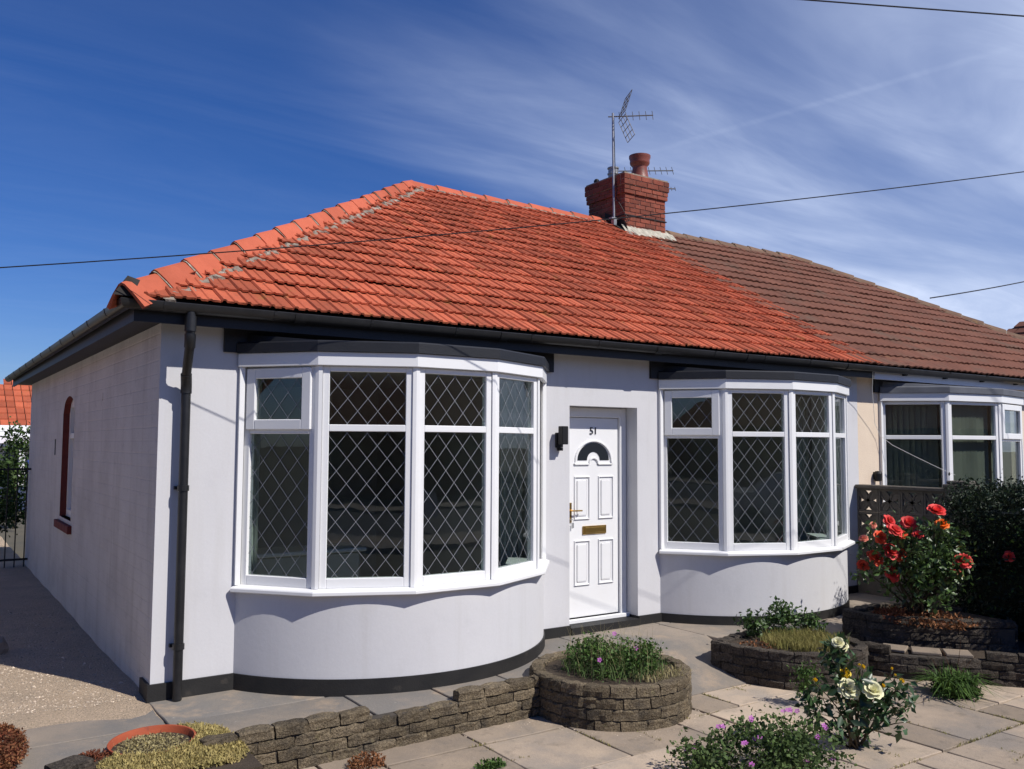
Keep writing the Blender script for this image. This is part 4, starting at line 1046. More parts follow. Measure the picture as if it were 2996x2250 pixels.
mb = MB(); mb.tube([(7.94, 4.06, 7.32), (7.95, 4.05, 6.6), (7.97, 4.03, 5.95), (8.02, 3.93, 5.75), (8.06, 3.88, 5.62), (8.10, 3.87, 5.56), (7.98, 3.86, 5.52)], .006, 5); mb.build('coaxial_cable', 'cable_black', ae)
ae2 = empty('television_aerial', (8.60, 4.80, 6.37), label='low aerial with short upright rods behind the clay chimney pot', cat='aerial')
mb = MB(); mb.tube([(8.50, 4.72, 6.30), (8.50, 4.72, 6.72)], .014, 6); mb.build('pole', 'aerial_metal', ae2)
mb = MB(); yagi(mb, (8.42, 4.75, 6.68), (.94, -.30, .10), 9, 1.25, .16, cross=Vector((.05, .35, .94))); mb.build('boom', 'aerial_metal', ae2)
ae3 = empty('television_aerial', (8.98, 4.5, 6.2), label='small rod aerial jutting from the right side of the chimney', cat='aerial')
mb = MB(); yagi(mb, (8.96, 4.30, 6.36), (.94, -.30, .06), 6, .50, .08, cross=Vector((.05, .35, .94))); mb.build('boom', 'aerial_metal', ae3)
def cable(name, pts, r, label, material='cable_black', n=24, sag=.1):
    P = [Vector(p) for p in pts]; out = []
    A, B = P[0], P[-1]
    for i in range(n + 1):
        t = i / n; out.append(A.lerp(B, t) - Vector((0, 0, sag * 4 * t * (1 - t))))
    m = MB(); m.tube(out, r, 6); return tag(m.build(name, material), label, 'cable')
wd = Vector((.9113, -.3891, .1348)); wp = Vector((-.6206, -.389, 3.0729))
m = MB(); m.tube([wp + wd * t + Vector((0, 0, .00425 * t * t - .0175 * t + .0148)) for t in np.linspace(-9, 20, 59)], .0042, 6)
tag(m.build('overhead_wire', 'cable_black'), 'long black wire crossing in front of the roof and chimney', 'cable')
cable('overhead_wire', [(2.71, 1.95, 7.30), (14.79, -6.13, 6.34)], .009, 'short black wire crossing the top right corner of the sky', sag=.05)
cable('overhead_wire', [(24.0, 8.0, 6.4), (40.0, 9.6, 9.7)], .02, 'thin dark wire behind the brown hip at the right', sag=.1)
mb = MB(); mb.tube([(8.42, -.30, 2.82), (8.55, -.20, 2.60), (8.80, -.06, 2.18), (8.93, -.05, 2.02), (9.05, -.14, 1.90), (9.25, -.36, 1.74), (9.45, -.55, 1.60), (9.60, -.66, 1.52)], .0032, 5)
tag(mb.build('loose_cable', 'cable_white'), 'thin loose cable drooping across the cream house bay', 'cable')

# ------------------------------------------------------------------ masonry of the garden
BL = {}
def block_set(material, L, D, H, seed, n=6):
    key = (material, L, D, H)
    if key not in BL:
        BL[key] = []
        for k in range(n):
            me = rough_block(L, D, H, seed + k); me.materials.append(M[material]); BL[key].append(me)
    return BL[key]
def lay(owner, path, z0, ncourse, H, L=.235, D=.105, material='stone_block', seed=1, closed=False, spans=None, core=True, gap=.010, jit=.004, dz=0.0):
    """courses of rough blocks along a plan polyline; spans[c] = list of (from, to) fractions for that course"""
    r = random.Random(seed)
    P = [Vector((p[0], p[1], 0)) for p in path] + ([Vector((path[0][0], path[0][1], 0))] if closed else [])
    seg = [(P[i + 1] - P[i]).length for i in range(len(P) - 1)]; tot = sum(seg)
    def at(s):
        s = max(0, min(tot - 1e-6, s))
        for i, q in enumerate(seg):
            if s <= q: return P[i].lerp(P[i + 1], s / q), (P[i + 1] - P[i]).normalized()
            s -= q
        return P[-1], (P[-1] - P[-2]).normalized()
    for c in range(ncourse):
        n = max(1, round(tot / L)); st = tot / n; s = -st * .5 if c % 2 else 0.0
        rr = spans[c] if spans and c in spans else [(0, 1)]
        while s < tot - .02:
            ln = st * (1 + r.uniform(-.07, .07)); a, b = max(s, 0), min(s + ln, tot)
            s += ln
            if b - a < .05: continue
            mid = (a + b) / 2
            if not any(f0 * tot <= mid <= f1 * tot for f0, f1 in rr): continue
            p, d = at(a); q, _ = at(b); dd = (q - p); ll = dd.length; dd.normalize()
            me = r.choice(block_set(material, L, D, H, 50 + seed))
            nrm = Vector((-dd.y, dd.x, 0))
            m = Matrix((dd, nrm, Vector((0, 0, 1)))).transposed().to_4x4()
            pos = (p + q) / 2 + nrm * (D / 2 + r.uniform(-jit, jit))
            m.translation = Vector((pos.x, pos.y, z0 + c * H + r.uniform(-.0015, .0015) + dz * mid))
            m = m @ Matrix.Rotation(r.uniform(-.012, .012), 4, 'Z') @ Matrix.Diagonal(((ll - gap) / L, 1, (H - .007) / H, 1))
            place('block', me, m, owner)
def mortar_core(owner, path, z0, z1, D=.105, closed=False):
    m = MB(); pts = [(x, y) for x, y in path] + ([path[0]] if closed else [])
    m.sweep(pts, [(-.018, z0), (-.018, z1), (-D + .012, z1), (-D + .012, z0)]); m.build('mortar', 'wall_mortar', owner)
gw = empty('garden_wall', (1.4, -1.25, GZ), label='low stepped retaining wall of weathered buff blocks below the near bay', cat='wall')
gpth = [(.02, -1.36), (.30, -1.33), (1.0, -1.305), (1.8, -1.285), (2.62, -1.26)]
lay(gw, gpth, -.270, 5, .075, material='stone_block', seed=3, spans={4: [(.0, .42), (.69, 1.0)], 3: [(0, 1)]})
mortar_core(gw, gpth, -.27, .022)
p1 = empty('round_planter', (3.2, -1.36, GZ), label='round planter of weathered blocks filled with grass and pink flowers', cat='planter')
c1 = [(3.2 + .645 * math.cos(a), -1.36 + .645 * math.sin(a)) for a in [R(150 + 12 * i) for i in range(30)]]
lay(p1, c1, GZ + .005, 4, .0815, L=.205, material='stone_block', seed=4, closed=True)
mortar_core(p1, c1, GZ, .105, closed=True)
mb = MB(); mb.prism([(3.2 + (x - 3.2) * .86, -1.36 + (y + 1.36) * .86) for x, y in c1], .03, .085); mb.build('soil', 'soil', p1)
p2 = empty('pointed_planter', (5.2, -1.5, GZ), label='shaded planter with a pointed corner below the far bay, weeds on top', cat='planter')
c2 = [(4.54, -1.17), (4.60, -1.45), (4.72, -1.80), (4.86, -2.0), (5.08, -2.12), (5.36, -2.16), (5.62, -2.06), (5.78, -1.84), (5.80, -1.55), (5.72, -1.28), (5.50, -1.08), (5.20, -1.02), (4.85, -1.08)]
lay(p2, c2, GZ + .005, 4, .0815, L=.225, material='stone_dark_shaded', seed=5, closed=True)
mortar_core(p2, c2, GZ, .105, closed=True)
cc = (5.2, -1.57)
mb = MB(); mb.prism([(cc[0] + (x - cc[0]) * .86, cc[1] + (y - cc[1]) * .86) for x, y in c2], .03, .09); mb.build('soil', 'soil', p2)
w3 = empty('garden_wall', (6.1, -2.3, GZ), label='low shaded block wall in front of the red rose planter', cat='wall')
c3 = [(5.76, -1.86), (5.90, -2.18), (6.14, -2.46), (6.40, -2.74), (6.62, -3.05), (6.75, -3.40), (6.80, -3.9)]
lay(w3, c3, GZ + .0, 3, .075, L=.25, material='stone_dark_shaded', seed=6)
lay(w3, c3, GZ + .225, 1, .075, L=.25, material='stone_dark_shaded', seed=7, spans={0: [(0, .08), (.45, 1.0)]})
mortar_core(w3, c3, GZ, .01)
mb = MB(); mb.prism([(5.84, -1.80), (5.99, -2.12), (6.22, -2.40), (6.48, -2.68), (6.70, -3.0), (6.9, -3.9), (8.6, -3.9), (8.6, -1.7), (6.2, -1.65)], -.26, .005)
tag(mb.build('flower_bed', 'soil'), kind='structure')
for k, (a, b, c_, d_) in enumerate(((6.03, -1.90, 6.12, -2.10), (6.14, -2.13, 6.28, -2.33), (6.30, -2.35, 6.44, -2.52))):
    m = MB(); ang = math.atan2(d_ - b, c_ - a); L_ = math.hypot(c_ - a, d_ - b)
    m.cbox((-L_ / 2, -.11, 0), (L_ / 2, .11, .028), .006, Matrix.Translation(((a + c_) / 2, (b + d_) / 2, .012)) @ Matrix.Rotation(ang, 4, 'Z')); m.build('ledge_flag', 'slab_stone', w3)
p3 = empty('raised_planter', (6.7, -2.0, 0), label='tall shaded block planter holding the red rose bush', cat='planter')
c4 = [(6.17, -1.38), (6.16, -1.62), (6.28, -1.92), (6.62, -2.30), (6.98, -2.66), (7.30, -2.52), (7.35, -2.0), (7.2, -1.55), (6.8, -1.32)]
lay(p3, c4, .0, 3, .070, L=.26, material='stone_dark_shaded', seed=8, closed=True)
lay(p3, c4, .210, 1, .070, L=.26, material='stone_dark_shaded', seed=9, closed=True, spans={0: [(0, .40), (.62, 1.0)]})
mortar_core(p3, c4, -.01, .20, closed=True)
cc = (6.75, -1.95)
mb = MB(); mb.prism([(cc[0] + (x - cc[0]) * .84, cc[1] + (y - cc[1]) * .84) for x, y in c4], .1, .235); mb.build('soil', 'soil', p3)

# pierced screen-block wall between the gardens
scr = empty('screen_wall', (8.50, -.7, 0), label='pierced concrete block screen wall with petal pattern behind the red roses', cat='wall')
def screen_mesh():
    bm_ = MB(); S, t, D = .292, .026, .055
    for a, b in (((-S / 2, -S / 2), (S / 2, -S / 2 + t)), ((-S / 2, S / 2 - t), (S / 2, S / 2)), ((-S / 2, -S / 2 + t), (-S / 2 + t, S / 2 - t)), ((S / 2 - t, -S / 2 + t), (S / 2, S / 2 - t))):
        bm_.box((-D / 2, a[0], a[1]), (D / 2, b[0], b[1]))
    H = S / 2 - t * .6
    for qx, qz in ((1, 1), (-1, 1), (1, -1), (-1, -1)):      # each petal: two arcs from the corner to the centre
        for sg in (1, -1):
            pts = []
            for i in range(7):
                s_ = i / 6; u = H * s_; bow = .040 * math.sin(math.pi * s_)
                pts.append((qx * (u + bow * sg * .707), qz * (u - bow * sg * .707)))
            for (p, q) in zip(pts[:-1], pts[1:]):
                d_ = Vector((0, q[0] - p[0], q[1] - p[1])); nn = Vector((0, -d_.z, d_.y)).normalized() * .012
                A, B = Vector((0, *p)), Vector((0, *q)); X = Vector((D / 2 - .008, 0, 0))
                bm_.add([A - nn - X, B - nn - X, B + nn - X, A + nn - X, A - nn + X, B - nn + X, B + nn + X, A + nn + X], [(0, 1, 2, 3), (7, 6, 5, 4), (0, 4, 5, 1), (3, 2, 6, 7)])
    for qx, qz in ((1, 1), (-1, 1), (1, -1), (-1, -1)):
        L_ = [(qx * H * i / 6 + qx * .036 * math.sin(math.pi * i / 6) * .707, qz * H * i / 6 - qz * .036 * math.sin(math.pi * i / 6) * .707) for i in range(7)]
        R_ = [(qx * H * i / 6 - qx * .036 * math.sin(math.pi * i / 6) * .707, qz * H * i / 6 + qz * .036 * math.sin(math.pi * i / 6) * .707) for i in range(5, 0, -1)]
        bm_.add([(.012, a, b) for a, b in L_ + R_] + [(-.012, a, b) for a, b in L_ + R_], [tuple(range(12)), tuple(range(23, 11, -1))])
    me = mesh_from('screen_block', bm_.V, bm_.F, 'screen_block')
    b2 = bmesh.new(); b2.from_mesh(me); bmesh.ops.recalc_face_normals(b2, faces=b2.faces[:]); b2.to_mesh(me); b2.free()
    return me
sme = screen_mesh()
for j in range(3):
    for i in range(12):
        if 4 <= i < 5: continue
        y = -.15 - .297 * i
        place('screen_block', sme, Matrix.Translation((8.50, y, 1.205 - .297 * j)), scr)
mb = MB(); mb.box((8.43, -3.65, -.05), (8.57, -.005, .455)); mb.build('base_course', 'screen_block', scr)
mb = MB(); mb.cbox((8.42, -1.19, 1.356), (8.58, -.005, 1.398), .008); mb.build('coping', 'screen_block', scr)
mb = MB(); mb.cbox((8.42, -3.65, 1.356), (8.58, -1.49, 1.398), .008); mb.build('coping', 'screen_block', scr)
mb = MB(); mb.box((8.405, -1.485, .0), (8.595, -1.20, 1.40)); mb.build('pillar', 'screen_block', scr)
mb = MB(); mb.cbox((8.385, -1.505, 1.40), (8.615, -1.18, 1.45), .01); mb.cbox((8.41, -1.48, 1.4505), (8.59, -1.21, 1.49), .01); mb.build('pillar_cap', 'screen_block', scr)

# ------------------------------------------------------------------ plants
def leaf_mesh(name, P, size, material, seed, aspect=.45, up=.5, dirs=None, dirw=0.0, var=.35, fold=.18):
    r = np.random.default_rng(seed); P = np.asarray(P, float); n = len(P)
    a = r.normal(size=(n, 3))
    if dirs is not None: a = a * (1 - dirw) + np.asarray(dirs) * dirw * 1.6
    a /= np.linalg.norm(a, axis=1, keepdims=True) + 1e-9
    nr = r.normal(size=(n, 3)) * (1 - up) + np.array([0, 0, 1.0]) * up
    nr -= a * (nr * a).sum(1, keepdims=True); nr /= np.linalg.norm(nr, axis=1, keepdims=True) + 1e-9
    b = np.cross(nr, a); L = (size * r.uniform(1 - var, 1 + var, n))[:, None]; w = L * aspect * .5
    V = np.empty((n, 4, 3)); V[:, 0] = P; V[:, 1] = P + a * L * .45 + b * w + nr * L * fold * .5; V[:, 2] = P + a * L - nr * L * fold * .5; V[:, 3] = P + a * L * .45 - b * w + nr * L * fold * .5
    me = bpy.data.meshes.new(name); me.vertices.add(n * 4); me.vertices.foreach_set('co', V.reshape(-1))
    idx = np.arange(n) * 4
    tri = np.stack([idx, idx + 1, idx + 2, idx, idx + 2, idx + 3], 1).reshape(-1)
    me.loops.add(n * 6); me.loops.foreach_set('vertex_index', tri.astype(np.int32))
    me.polygons.add(n * 2); me.polygons.foreach_set('loop_start', (np.arange(n * 2) * 3).astype(np.int32))
    at = me.attributes.new('tint', 'FLOAT', 'POINT'); at.data.foreach_set('value', np.repeat(r.random(n), 4).astype(np.float32))
    me.materials.append(M[material]); me.update(calc_edges=True); me.validate()
    return me
def leaf_part(name, parent, *a, **k):
    o = bpy.data.objects.new(name, leaf_mesh(name, *a, **k)); link(o, parent); local(o, parent); o['kind'] = 'stuff'; return o
def blade_mesh(name, P, h, w, material, seed, lean=.35, bend=.4):
    r = np.random.default_rng(seed); P = np.asarray(P, float); n = len(P)
    d = r.normal(size=(n, 3)); d[:, 2] = 0; d /= np.linalg.norm(d, axis=1, keepdims=True); s = np.stack([-d[:, 1], d[:, 0], np.zeros(n)], 1)
    H = (h * r.uniform(.5, 1.2, n))[:, None]; le = (r.uniform(0, lean, n))[:, None]; Z = np.array([0, 0, 1.0])
    V = np.empty((n, 5, 3)); m_ = P + Z * H * .55 + d * H * le * .4; t_ = P + Z * H * (1 - le * bend) + d * H * le * 1.2
    V[:, 0] = P - s * w; V[:, 1] = P + s * w; V[:, 2] = m_ + s * w * .8; V[:, 3] = m_ - s * w * .8; V[:, 4] = t_
    me = bpy.data.meshes.new(name); me.vertices.add(n * 5); me.vertices.foreach_set('co', V.reshape(-1)); i = np.arange(n) * 5
    tri = np.stack([i, i + 1, i + 2, i, i + 2, i + 3, i + 3, i + 2, i + 4], 1).reshape(-1)
    me.loops.add(n * 9); me.loops.foreach_set('vertex_index', tri.astype(np.int32))
    me.polygons.add(n * 3); me.polygons.foreach_set('loop_start', (np.arange(n * 3) * 3).astype(np.int32))
    at = me.attributes.new('tint', 'FLOAT', 'POINT'); at.data.foreach_set('value', np.repeat(r.random(n), 5).astype(np.float32))
    me.materials.append(M[material]); me.update(calc_edges=True); return me
def blade_part(name, parent, *a, **k):
    o = bpy.data.objects.new(name, blade_mesh(name, *a, **k)); link(o, parent)
    if parent is not None: local(o, parent)
    o['kind'] = 'stuff'; return o
def clumps(centers, n, rad, seed, flat=1.0):
    r = np.random.default_rng(seed); C = np.asarray(centers, float); k = r.integers(0, len(C), n)
    return C[k] + r.normal(size=(n, 3)) * rad * np.array([1, 1, flat])
def in_ellipsoid(c, rad, n, seed, shell=.0):
    r = np.random.default_rng(seed); v = r.normal(size=(n, 3)); v /= np.linalg.norm(v, axis=1, keepdims=True)
    q = r.random((n, 1)) ** (1 / 3); q = shell + (1 - shell) * q
    return np.asarray(c) + v * q * np.asarray(rad)
def bloom_mesh(seed, material, rings, openness=1.0):
    r = random.Random(seed); V = []; F = []; T = []
    for ri, (n, op, ln) in enumerate(rings):
        for k in range(n):
            th = 2 * math.pi * (k + .5 * (ri % 2)) / n + r.uniform(-.2, .2); o = op * openness + r.uniform(-.10, .10); t = r.random()
            er = Vector((math.cos(th), math.sin(th), 0)); et = Vector((-math.sin(th), math.cos(th), 0)); b = len(V); W = ln * .62
            for iv in range(4):
                v = iv / 3; ang = o * (.35 + .75 * v)
                ctr = er * (math.sin(ang) * v * ln * .95 + .05) + Vector((0, 0, math.cos(ang) * v * ln * .85 - .10))
                ww = W * math.sin(math.pi * min(1, .22 + .62 * v)) * (1 if iv < 3 else .75)
                for iu in (-1, 0, 1):
                    V.append(ctr + et * (iu * ww) + er * (-abs(iu) * .13 * ln * (1 - .5 * v)) + Vector((0, 0, r.uniform(-.03, .03) + (0.05 if iu else 0)))); T.append(t)
            for iv in range(3):
                for iu in range(2): a = b + iv * 3 + iu; F.append((a, a + 1, a + 4, a + 3))
    return mesh_from('bloom', V, F, material, True, T)
FULL = [(3, .25, .75), (5, .55, .95), (6, .95, 1.05), (7, 1.35, 1.1)]
BUD = [(3, .12, .9), (4, .30, 1.0)]
def bloom(parent, p, me, s, face, rg):
    q = Vector(face).to_track_quat('Z', 'Y').to_matrix().to_4x4()
    return place('bloom', me, Matrix.Translation(p) @ q @ Matrix.Rotation(rg.uniform(0, 6.28), 4, 'Z') @ Matrix.Diagonal((s, s, s, 1)), parent)
def canes(parent, base, tips, r0, material, seed, spread=.06, name='stems'):
    r = random.Random(seed); m = MB()
    for t in tips:
        b = Vector(base) + Vector((r.gauss(0, spread), r.gauss(0, spread), 0)); t = Vector(t)
        mid = b.lerp(t, .5) + Vector((r.gauss(0, .05), r.gauss(0, .05), .06)); pts = []
        for i in range(6):
            u = i / 5; pts.append(b * (1 - u) ** 2 + mid * 2 * u * (1 - u) + t * u * u)
        m.tube(pts, [r0 * (1 - .65 * i / 5) for i in range(6)], 5)
    return m.build(name, material, parent)
tocam = lambda p: (CAM - Vector(p)).normalized()

# red rose bush
rb = empty('rose_bush', (6.62, -1.90, .235), label='rose bush with big red and orange blooms in the tall shaded planter', cat='rose bush')
RED0 = [(6.59, -2.14, 1.26, "r", .085), (6.67, -2.15, 1.14, "o", .065), (6.38, -1.78, 1.15, "r", .070), (6.49, -1.92, 1.14, "r", .075), (6.27, -1.91, 1.08, "r", .075), (6.23, -1.78, 1.01, "q", .065), (6.12, -1.68, 0.99, "p", .045), (6.35, -1.94, 1.04, "q", .045), (6.54, -1.90, 1.01, "q", .045), (6.46, -2.03, 1.04, "r", .050), (6.31, -1.83, 0.87, "r", .085), (6.41, -1.86, 0.84, "q", .075), (6.20, -1.74, 0.81, "q", .080), (6.14, -1.65, 0.73, "q", .060), (6.41, -1.78, 0.65, "r", .080), (6.90, -2.05, 0.70, "r", .090), (6.87, -2.24, 0.79, "r", .080), (6.93, -2.16, 0.66, "p", .040), (6.23, -1.71, 1.12, "p", .035)]
RED = [(*(Vector((x, y, z)) + tocam((x, y, z)) * .10), c, s_ * 1.30) for x, y, z, c, s_ in RED0]
BM = {}
for key, mt_ in dict(r='petal_red', o='petal_orange', q='petal_orange_red', p='petal_pink', c='petal_cream', y='petal_yellow').items():
    BM[key] = [bloom_mesh(60 + i, mt_, FULL, 1 - .12 * i) for i in range(3)] + [bloom_mesh(80, mt_, BUD)]
r_ = random.Random(5)
for (x, y, z, c, s) in RED:
    f = tocam((x, y, z)) * .5 + SUN * .45 + Vector((r_.uniform(-.35, .35), r_.uniform(-.35, .35), r_.uniform(0, .4)))
    bloom(rb, (x, y, z), BM[c][r_.randrange(3) if s > .042 else 3], s * .80, f, r_)
canes(rb, (6.66, -1.92, .22), [(x, y, z - .03) for x, y, z, c, s in RED] + [tuple(p) for p in in_ellipsoid((6.68, -1.98, .85), (.42, .42, .30), 14, 4, .5)], .011, 'stem_brown', 6, .05)
cl_ = np.vstack([in_ellipsoid((6.62, -1.98, .86), (.36, .40, .30), 80, 1, .25), in_ellipsoid((6.60, -1.95, .55), (.32, .34, .22), 22, 2, .2), np.array([(x, y, z - .09) for x, y, z, c, s in RED])])
leaf_part('foliage', rb, clumps(cl_, 3400, .055, 3), .055, 'leaf_rose', 4, .58, .35)
# creeping red-brown growth and litter under the roses
sd_ = empty('sedum_mat', (6.6, -2.0, .235), label='red brown dry growth covering the soil under the red roses', cat='ground cover')
P = in_ellipsoid((6.62, -1.98, .245), (.36, .50, .05), 1500, 8); leaf_part('foliage', sd_, P, .035, 'litter_brown', 9, .5, .3)
P = in_ellipsoid((6.45, -1.78, .25), (.22, .22, .06), 900, 10); leaf_part('dark_foliage', sd_, P, .03, 'sedum_red', 11, .5, .3)

# dark hedge on the right
hg = empty('hedge', (7.95, -2.9, 0), label='large dark green clipped hedge at the right edge', cat='hedge')
r = np.random.default_rng(20); C = []
for _ in range(1500):
    y = r.uniform(-4.6, -1.80); half = .48 + .07 * math.sin(y * 5.2); t = r.random(); topz = 1.40 + .05 * math.sin(y * 3.1) + .08 * min(1, max(0, (-y - 2.0) * 2)) - .10 * max(0, (y + 2.1) / .3)
    if t < .45: C.append((7.90 - half + r.normal() * .04, y, r.uniform(.03, topz)))
    elif t < .72: C.append((7.90 + r.uniform(-half, half), y, topz + r.normal() * .035))
    else: C.append((7.90 + r.uniform(-half, half), y if t < .85 else -1.84 + r.normal() * .05, r.uniform(.05, topz)))
leaf_part('foliage', hg, clumps(np.array(C), 42000, .060, 21), .040, 'leaf_hedge', 22, .45, .35)
m = MB()
for q in range(10):
    y = -4.4 + q * .33; m.tube([(7.9, y, 0), (7.88 + random.uniform(-.1, .1), y + random.uniform(-.1, .1), .6), (7.9 + random.uniform(-.2, .2), y, 1.1)], [.03, .02, .01], 5)
m.build('trunks', 'stem_brown', hg)
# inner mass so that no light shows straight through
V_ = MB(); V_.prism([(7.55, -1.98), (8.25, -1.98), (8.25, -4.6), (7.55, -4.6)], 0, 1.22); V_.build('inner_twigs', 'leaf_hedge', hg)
leaf_part('light_shoots', hg, clumps(np.array([(7.42, -2.15, .80), (7.44, -2.35, .62), (7.40, -2.05, .42), (7.42, -1.75, .30), (7.4, -2.5, 1.0), (7.43, -2.2, .2)]), 260, .08, 23), .045, 'leaf_mid', 24, .5, .4)
hb = place('bloom', BM['r'][1], Matrix.Translation((7.36, -2.42, .82)) @ Vector((-.8, -.5, .3)).to_track_quat('Z', 'Y').to_matrix().to_4x4() @ Matrix.Diagonal((.055, .055, .07, 1)), None)
tag(hb, 'single dark red rose bloom against the dark hedge', 'flower')

# cream and yellow rose in the foreground
cr = empty('rose_bush', (3.98, -3.02, GZ), label='foreground rose bush with two large cream blooms and yellow buds', cat='rose bush')
CRM0 = [(3.87, -3.06, 0.22, "c", .075), (3.95, -3.19, 0.23, "c", .070), (3.96, -2.97, 0.30, "y", .050), (3.85, -3.06, 0.31, "y", .030), (3.80, -3.04, 0.54, "c", .040), (3.93, -2.98, 0.49, "c", .040), (4.00, -3.09, 0.36, "y", .030), (4.20, -3.25, 0.27, "y", .035), (4.15, -3.14, 0.22, "y", .030), (4.06, -3.27, 0.38, "y", .018), (4.21, -3.20, 0.30, "y", .018), (3.69, -2.93, 0.28, "y", .030), (3.89, -3.14, 0.40, "y", .018)]
CRM = [(*(Vector((x, y, z)) + tocam((x, y, z)) * .08), c, s_ * (1.28 if c == 'c' else 1.12)) for x, y, z, c, s_ in CRM0]
for (x, y, z, c, s) in CRM:
    f = tocam((x, y, z)) * .6 + SUN * .35 + Vector((r_.uniform(-.2, .2), r_.uniform(-.2, .2), r_.uniform(0, .3)))
    bloom(cr, (x, y, z), BM[c][r_.randrange(2) if s > .04 else 3], s * .82, f, r_)
tips = [(x, y, z - .02) for x, y, z, c, s in CRM] + [(3.62, -2.92, .10), (3.60, -2.90, -.02), (4.22, -3.30, .10), (4.25, -3.28, .0), (4.05, -3.22, .12), (3.75, -2.95, .15)]
canes(cr, (3.99, -3.02, GZ), tips, .008, 'stem_brown', 12, .03)
cl_ = np.vstack([np.array([(x, y, z - .075) for x, y, z, c, s in CRM]), in_ellipsoid((3.90, -3.06, .10), (.20, .22, .17), 22, 15, .2), in_ellipsoid((4.14, -3.20, .10), (.14, .12, .14), 14, 16, .2), in_ellipsoid((3.66, -2.93, .10), (.10, .08, .14), 7, 17), in_ellipsoid((3.82, -3.02, .40), (.05, .05, .13), 9, 18)])
leaf_part('foliage', cr, clumps(cl_, 720, .042, 13), .068, 'leaf_cream', 14, .55, .30, var=.4)

# purple geranium at the bottom edge
ge = empty('geranium', (3.1, -3.0, GZ), label='sprawling geranium with small purple flowers at the bottom edge', cat='geranium')
cl_ = np.vstack([in_ellipsoid((3.00, -3.02, -.06), (.46, .34, .16), 85, 30, .15), in_ellipsoid((3.22, -3.22, -.04), (.30, .24, .18), 45, 31, .15), in_ellipsoid((2.70, -2.85, -.08), (.22, .18, .12), 22, 32)])
leaf_part('foliage', ge, clumps(cl_, 5200, .045, 33), .030, 'leaf_geranium', 34, .75, .45)
GER = [(2.73, -2.95, 0.15), (2.93, -3.02, 0.17), (2.99, -3.24, 0.27), (2.92, -3.08, 0.08), (2.79, -3.07, 0.06), (3.28, -3.30, 0.14), (3.25, -3.28, 0.07), (2.83, -3.11, -0.06), (3.09, -3.13, -0.11), (3.19, -3.24, -0.08), (3.32, -3.33, -0.05), (2.61, -2.82, -0.02), (3.08, -3.25, 0.26)]
def small_flower(material, seed):
    r = random.Random(seed); V = []; F = []; T = []
    for k in range(5):
        th = 2 * math.pi * k / 5; er = Vector((math.cos(th), math.sin(th), 0)); et = Vector((-er.y, er.x, 0)); b = len(V); t = r.random()
        V += [er * .08, er * .6 + et * .36 + Vector((0, 0, .15)), er + Vector((0, 0, .22)) + et * .2, er + Vector((0, 0, .22)) - et * .2, er * .6 - et * .36 + Vector((0, 0, .15))]; T += [t] * 5
        F.append((b, b + 1, b + 2, b + 3, b + 4))
    return mesh_from('flower', V, F, material, False, T)
pf = small_flower('petal_purple', 1)
for (x, y, z) in GER:
    for q in range(2):
        p = Vector((x, y, z)) + Vector((r_.gauss(0, .012), r_.gauss(0, .012), r_.gauss(0, .008)))
        f = tocam(p) * .7 + Vector((r_.uniform(-.4, .4), r_.uniform(-.4, .4), .5))
        place('flower', pf, Matrix.Translation(p) @ f.to_track_quat('Z', 'Y').to_matrix().to_4x4() @ Matrix.Diagonal((.017, .017, .017, 1)), ge)
canes(ge, (3.08, -3.08, GZ), [(x, y, z) for x, y, z in GER] + [tuple(p) for p in in_ellipsoid((3.0, -3.0, 0), (.4, .3, .1), 14, 40, .5)], .003, 'stem_green', 13, .10)

# planting in the round planter
g1 = empty('geranium', (3.2, -1.36, .085), label='grassy clump with pink flowers growing in the round planter', cat='geranium')
cl_ = np.vstack([in_ellipsoid((3.22, -1.38, .17), (.36, .36, .10), 80, 41, .2), in_ellipsoid((3.1, -1.30, .24), (.20, .2, .08), 25, 42), in_ellipsoid((3.38, -1.50, .22), (.16, .2, .08), 18, 43)])
leaf_part('foliage', g1, clumps(cl_, 4600, .040, 44), .028, 'leaf_mid', 45, .6, .45)
P = in_ellipsoid((3.22, -1.38, .10), (.45, .45, .02), 700, 46); blade_part('grass', g1, P, .15, .0024, 'leaf_geranium', 47, 1.2, .5)
P = in_ellipsoid((3.22, -1.38, .10), (.42, .42, .02), 210, 48); blade_part('dry_grass', g1, P, .36, .0011, 'grass_pale', 49, .7, .35)
P = in_ellipsoid((3.40, -1.72, .09), (.28, .20, .02), 500, 50); blade_part('dry_edge_grass', g1, P, .07, .0025, 'grass_pale', 51, 1.2, .7)
for (x, y, z) in ((3.07, -1.40, .19), (3.13, -1.46, .38), (3.30, -1.57, .30), (2.95, -1.55, .22)):
    for q in range(3 if z < .2 else 1):
        p = Vector((x + r_.gauss(0, .01), y + r_.gauss(0, .01), z + r_.gauss(0, .012)))
        place('flower', pf, Matrix.Translation(p) @ (tocam(p) + Vector((0, 0, .4))).to_track_quat('Z', 'Y').to_matrix().to_4x4() @ Matrix.Diagonal((.019, .019, .019, 1)), g1)
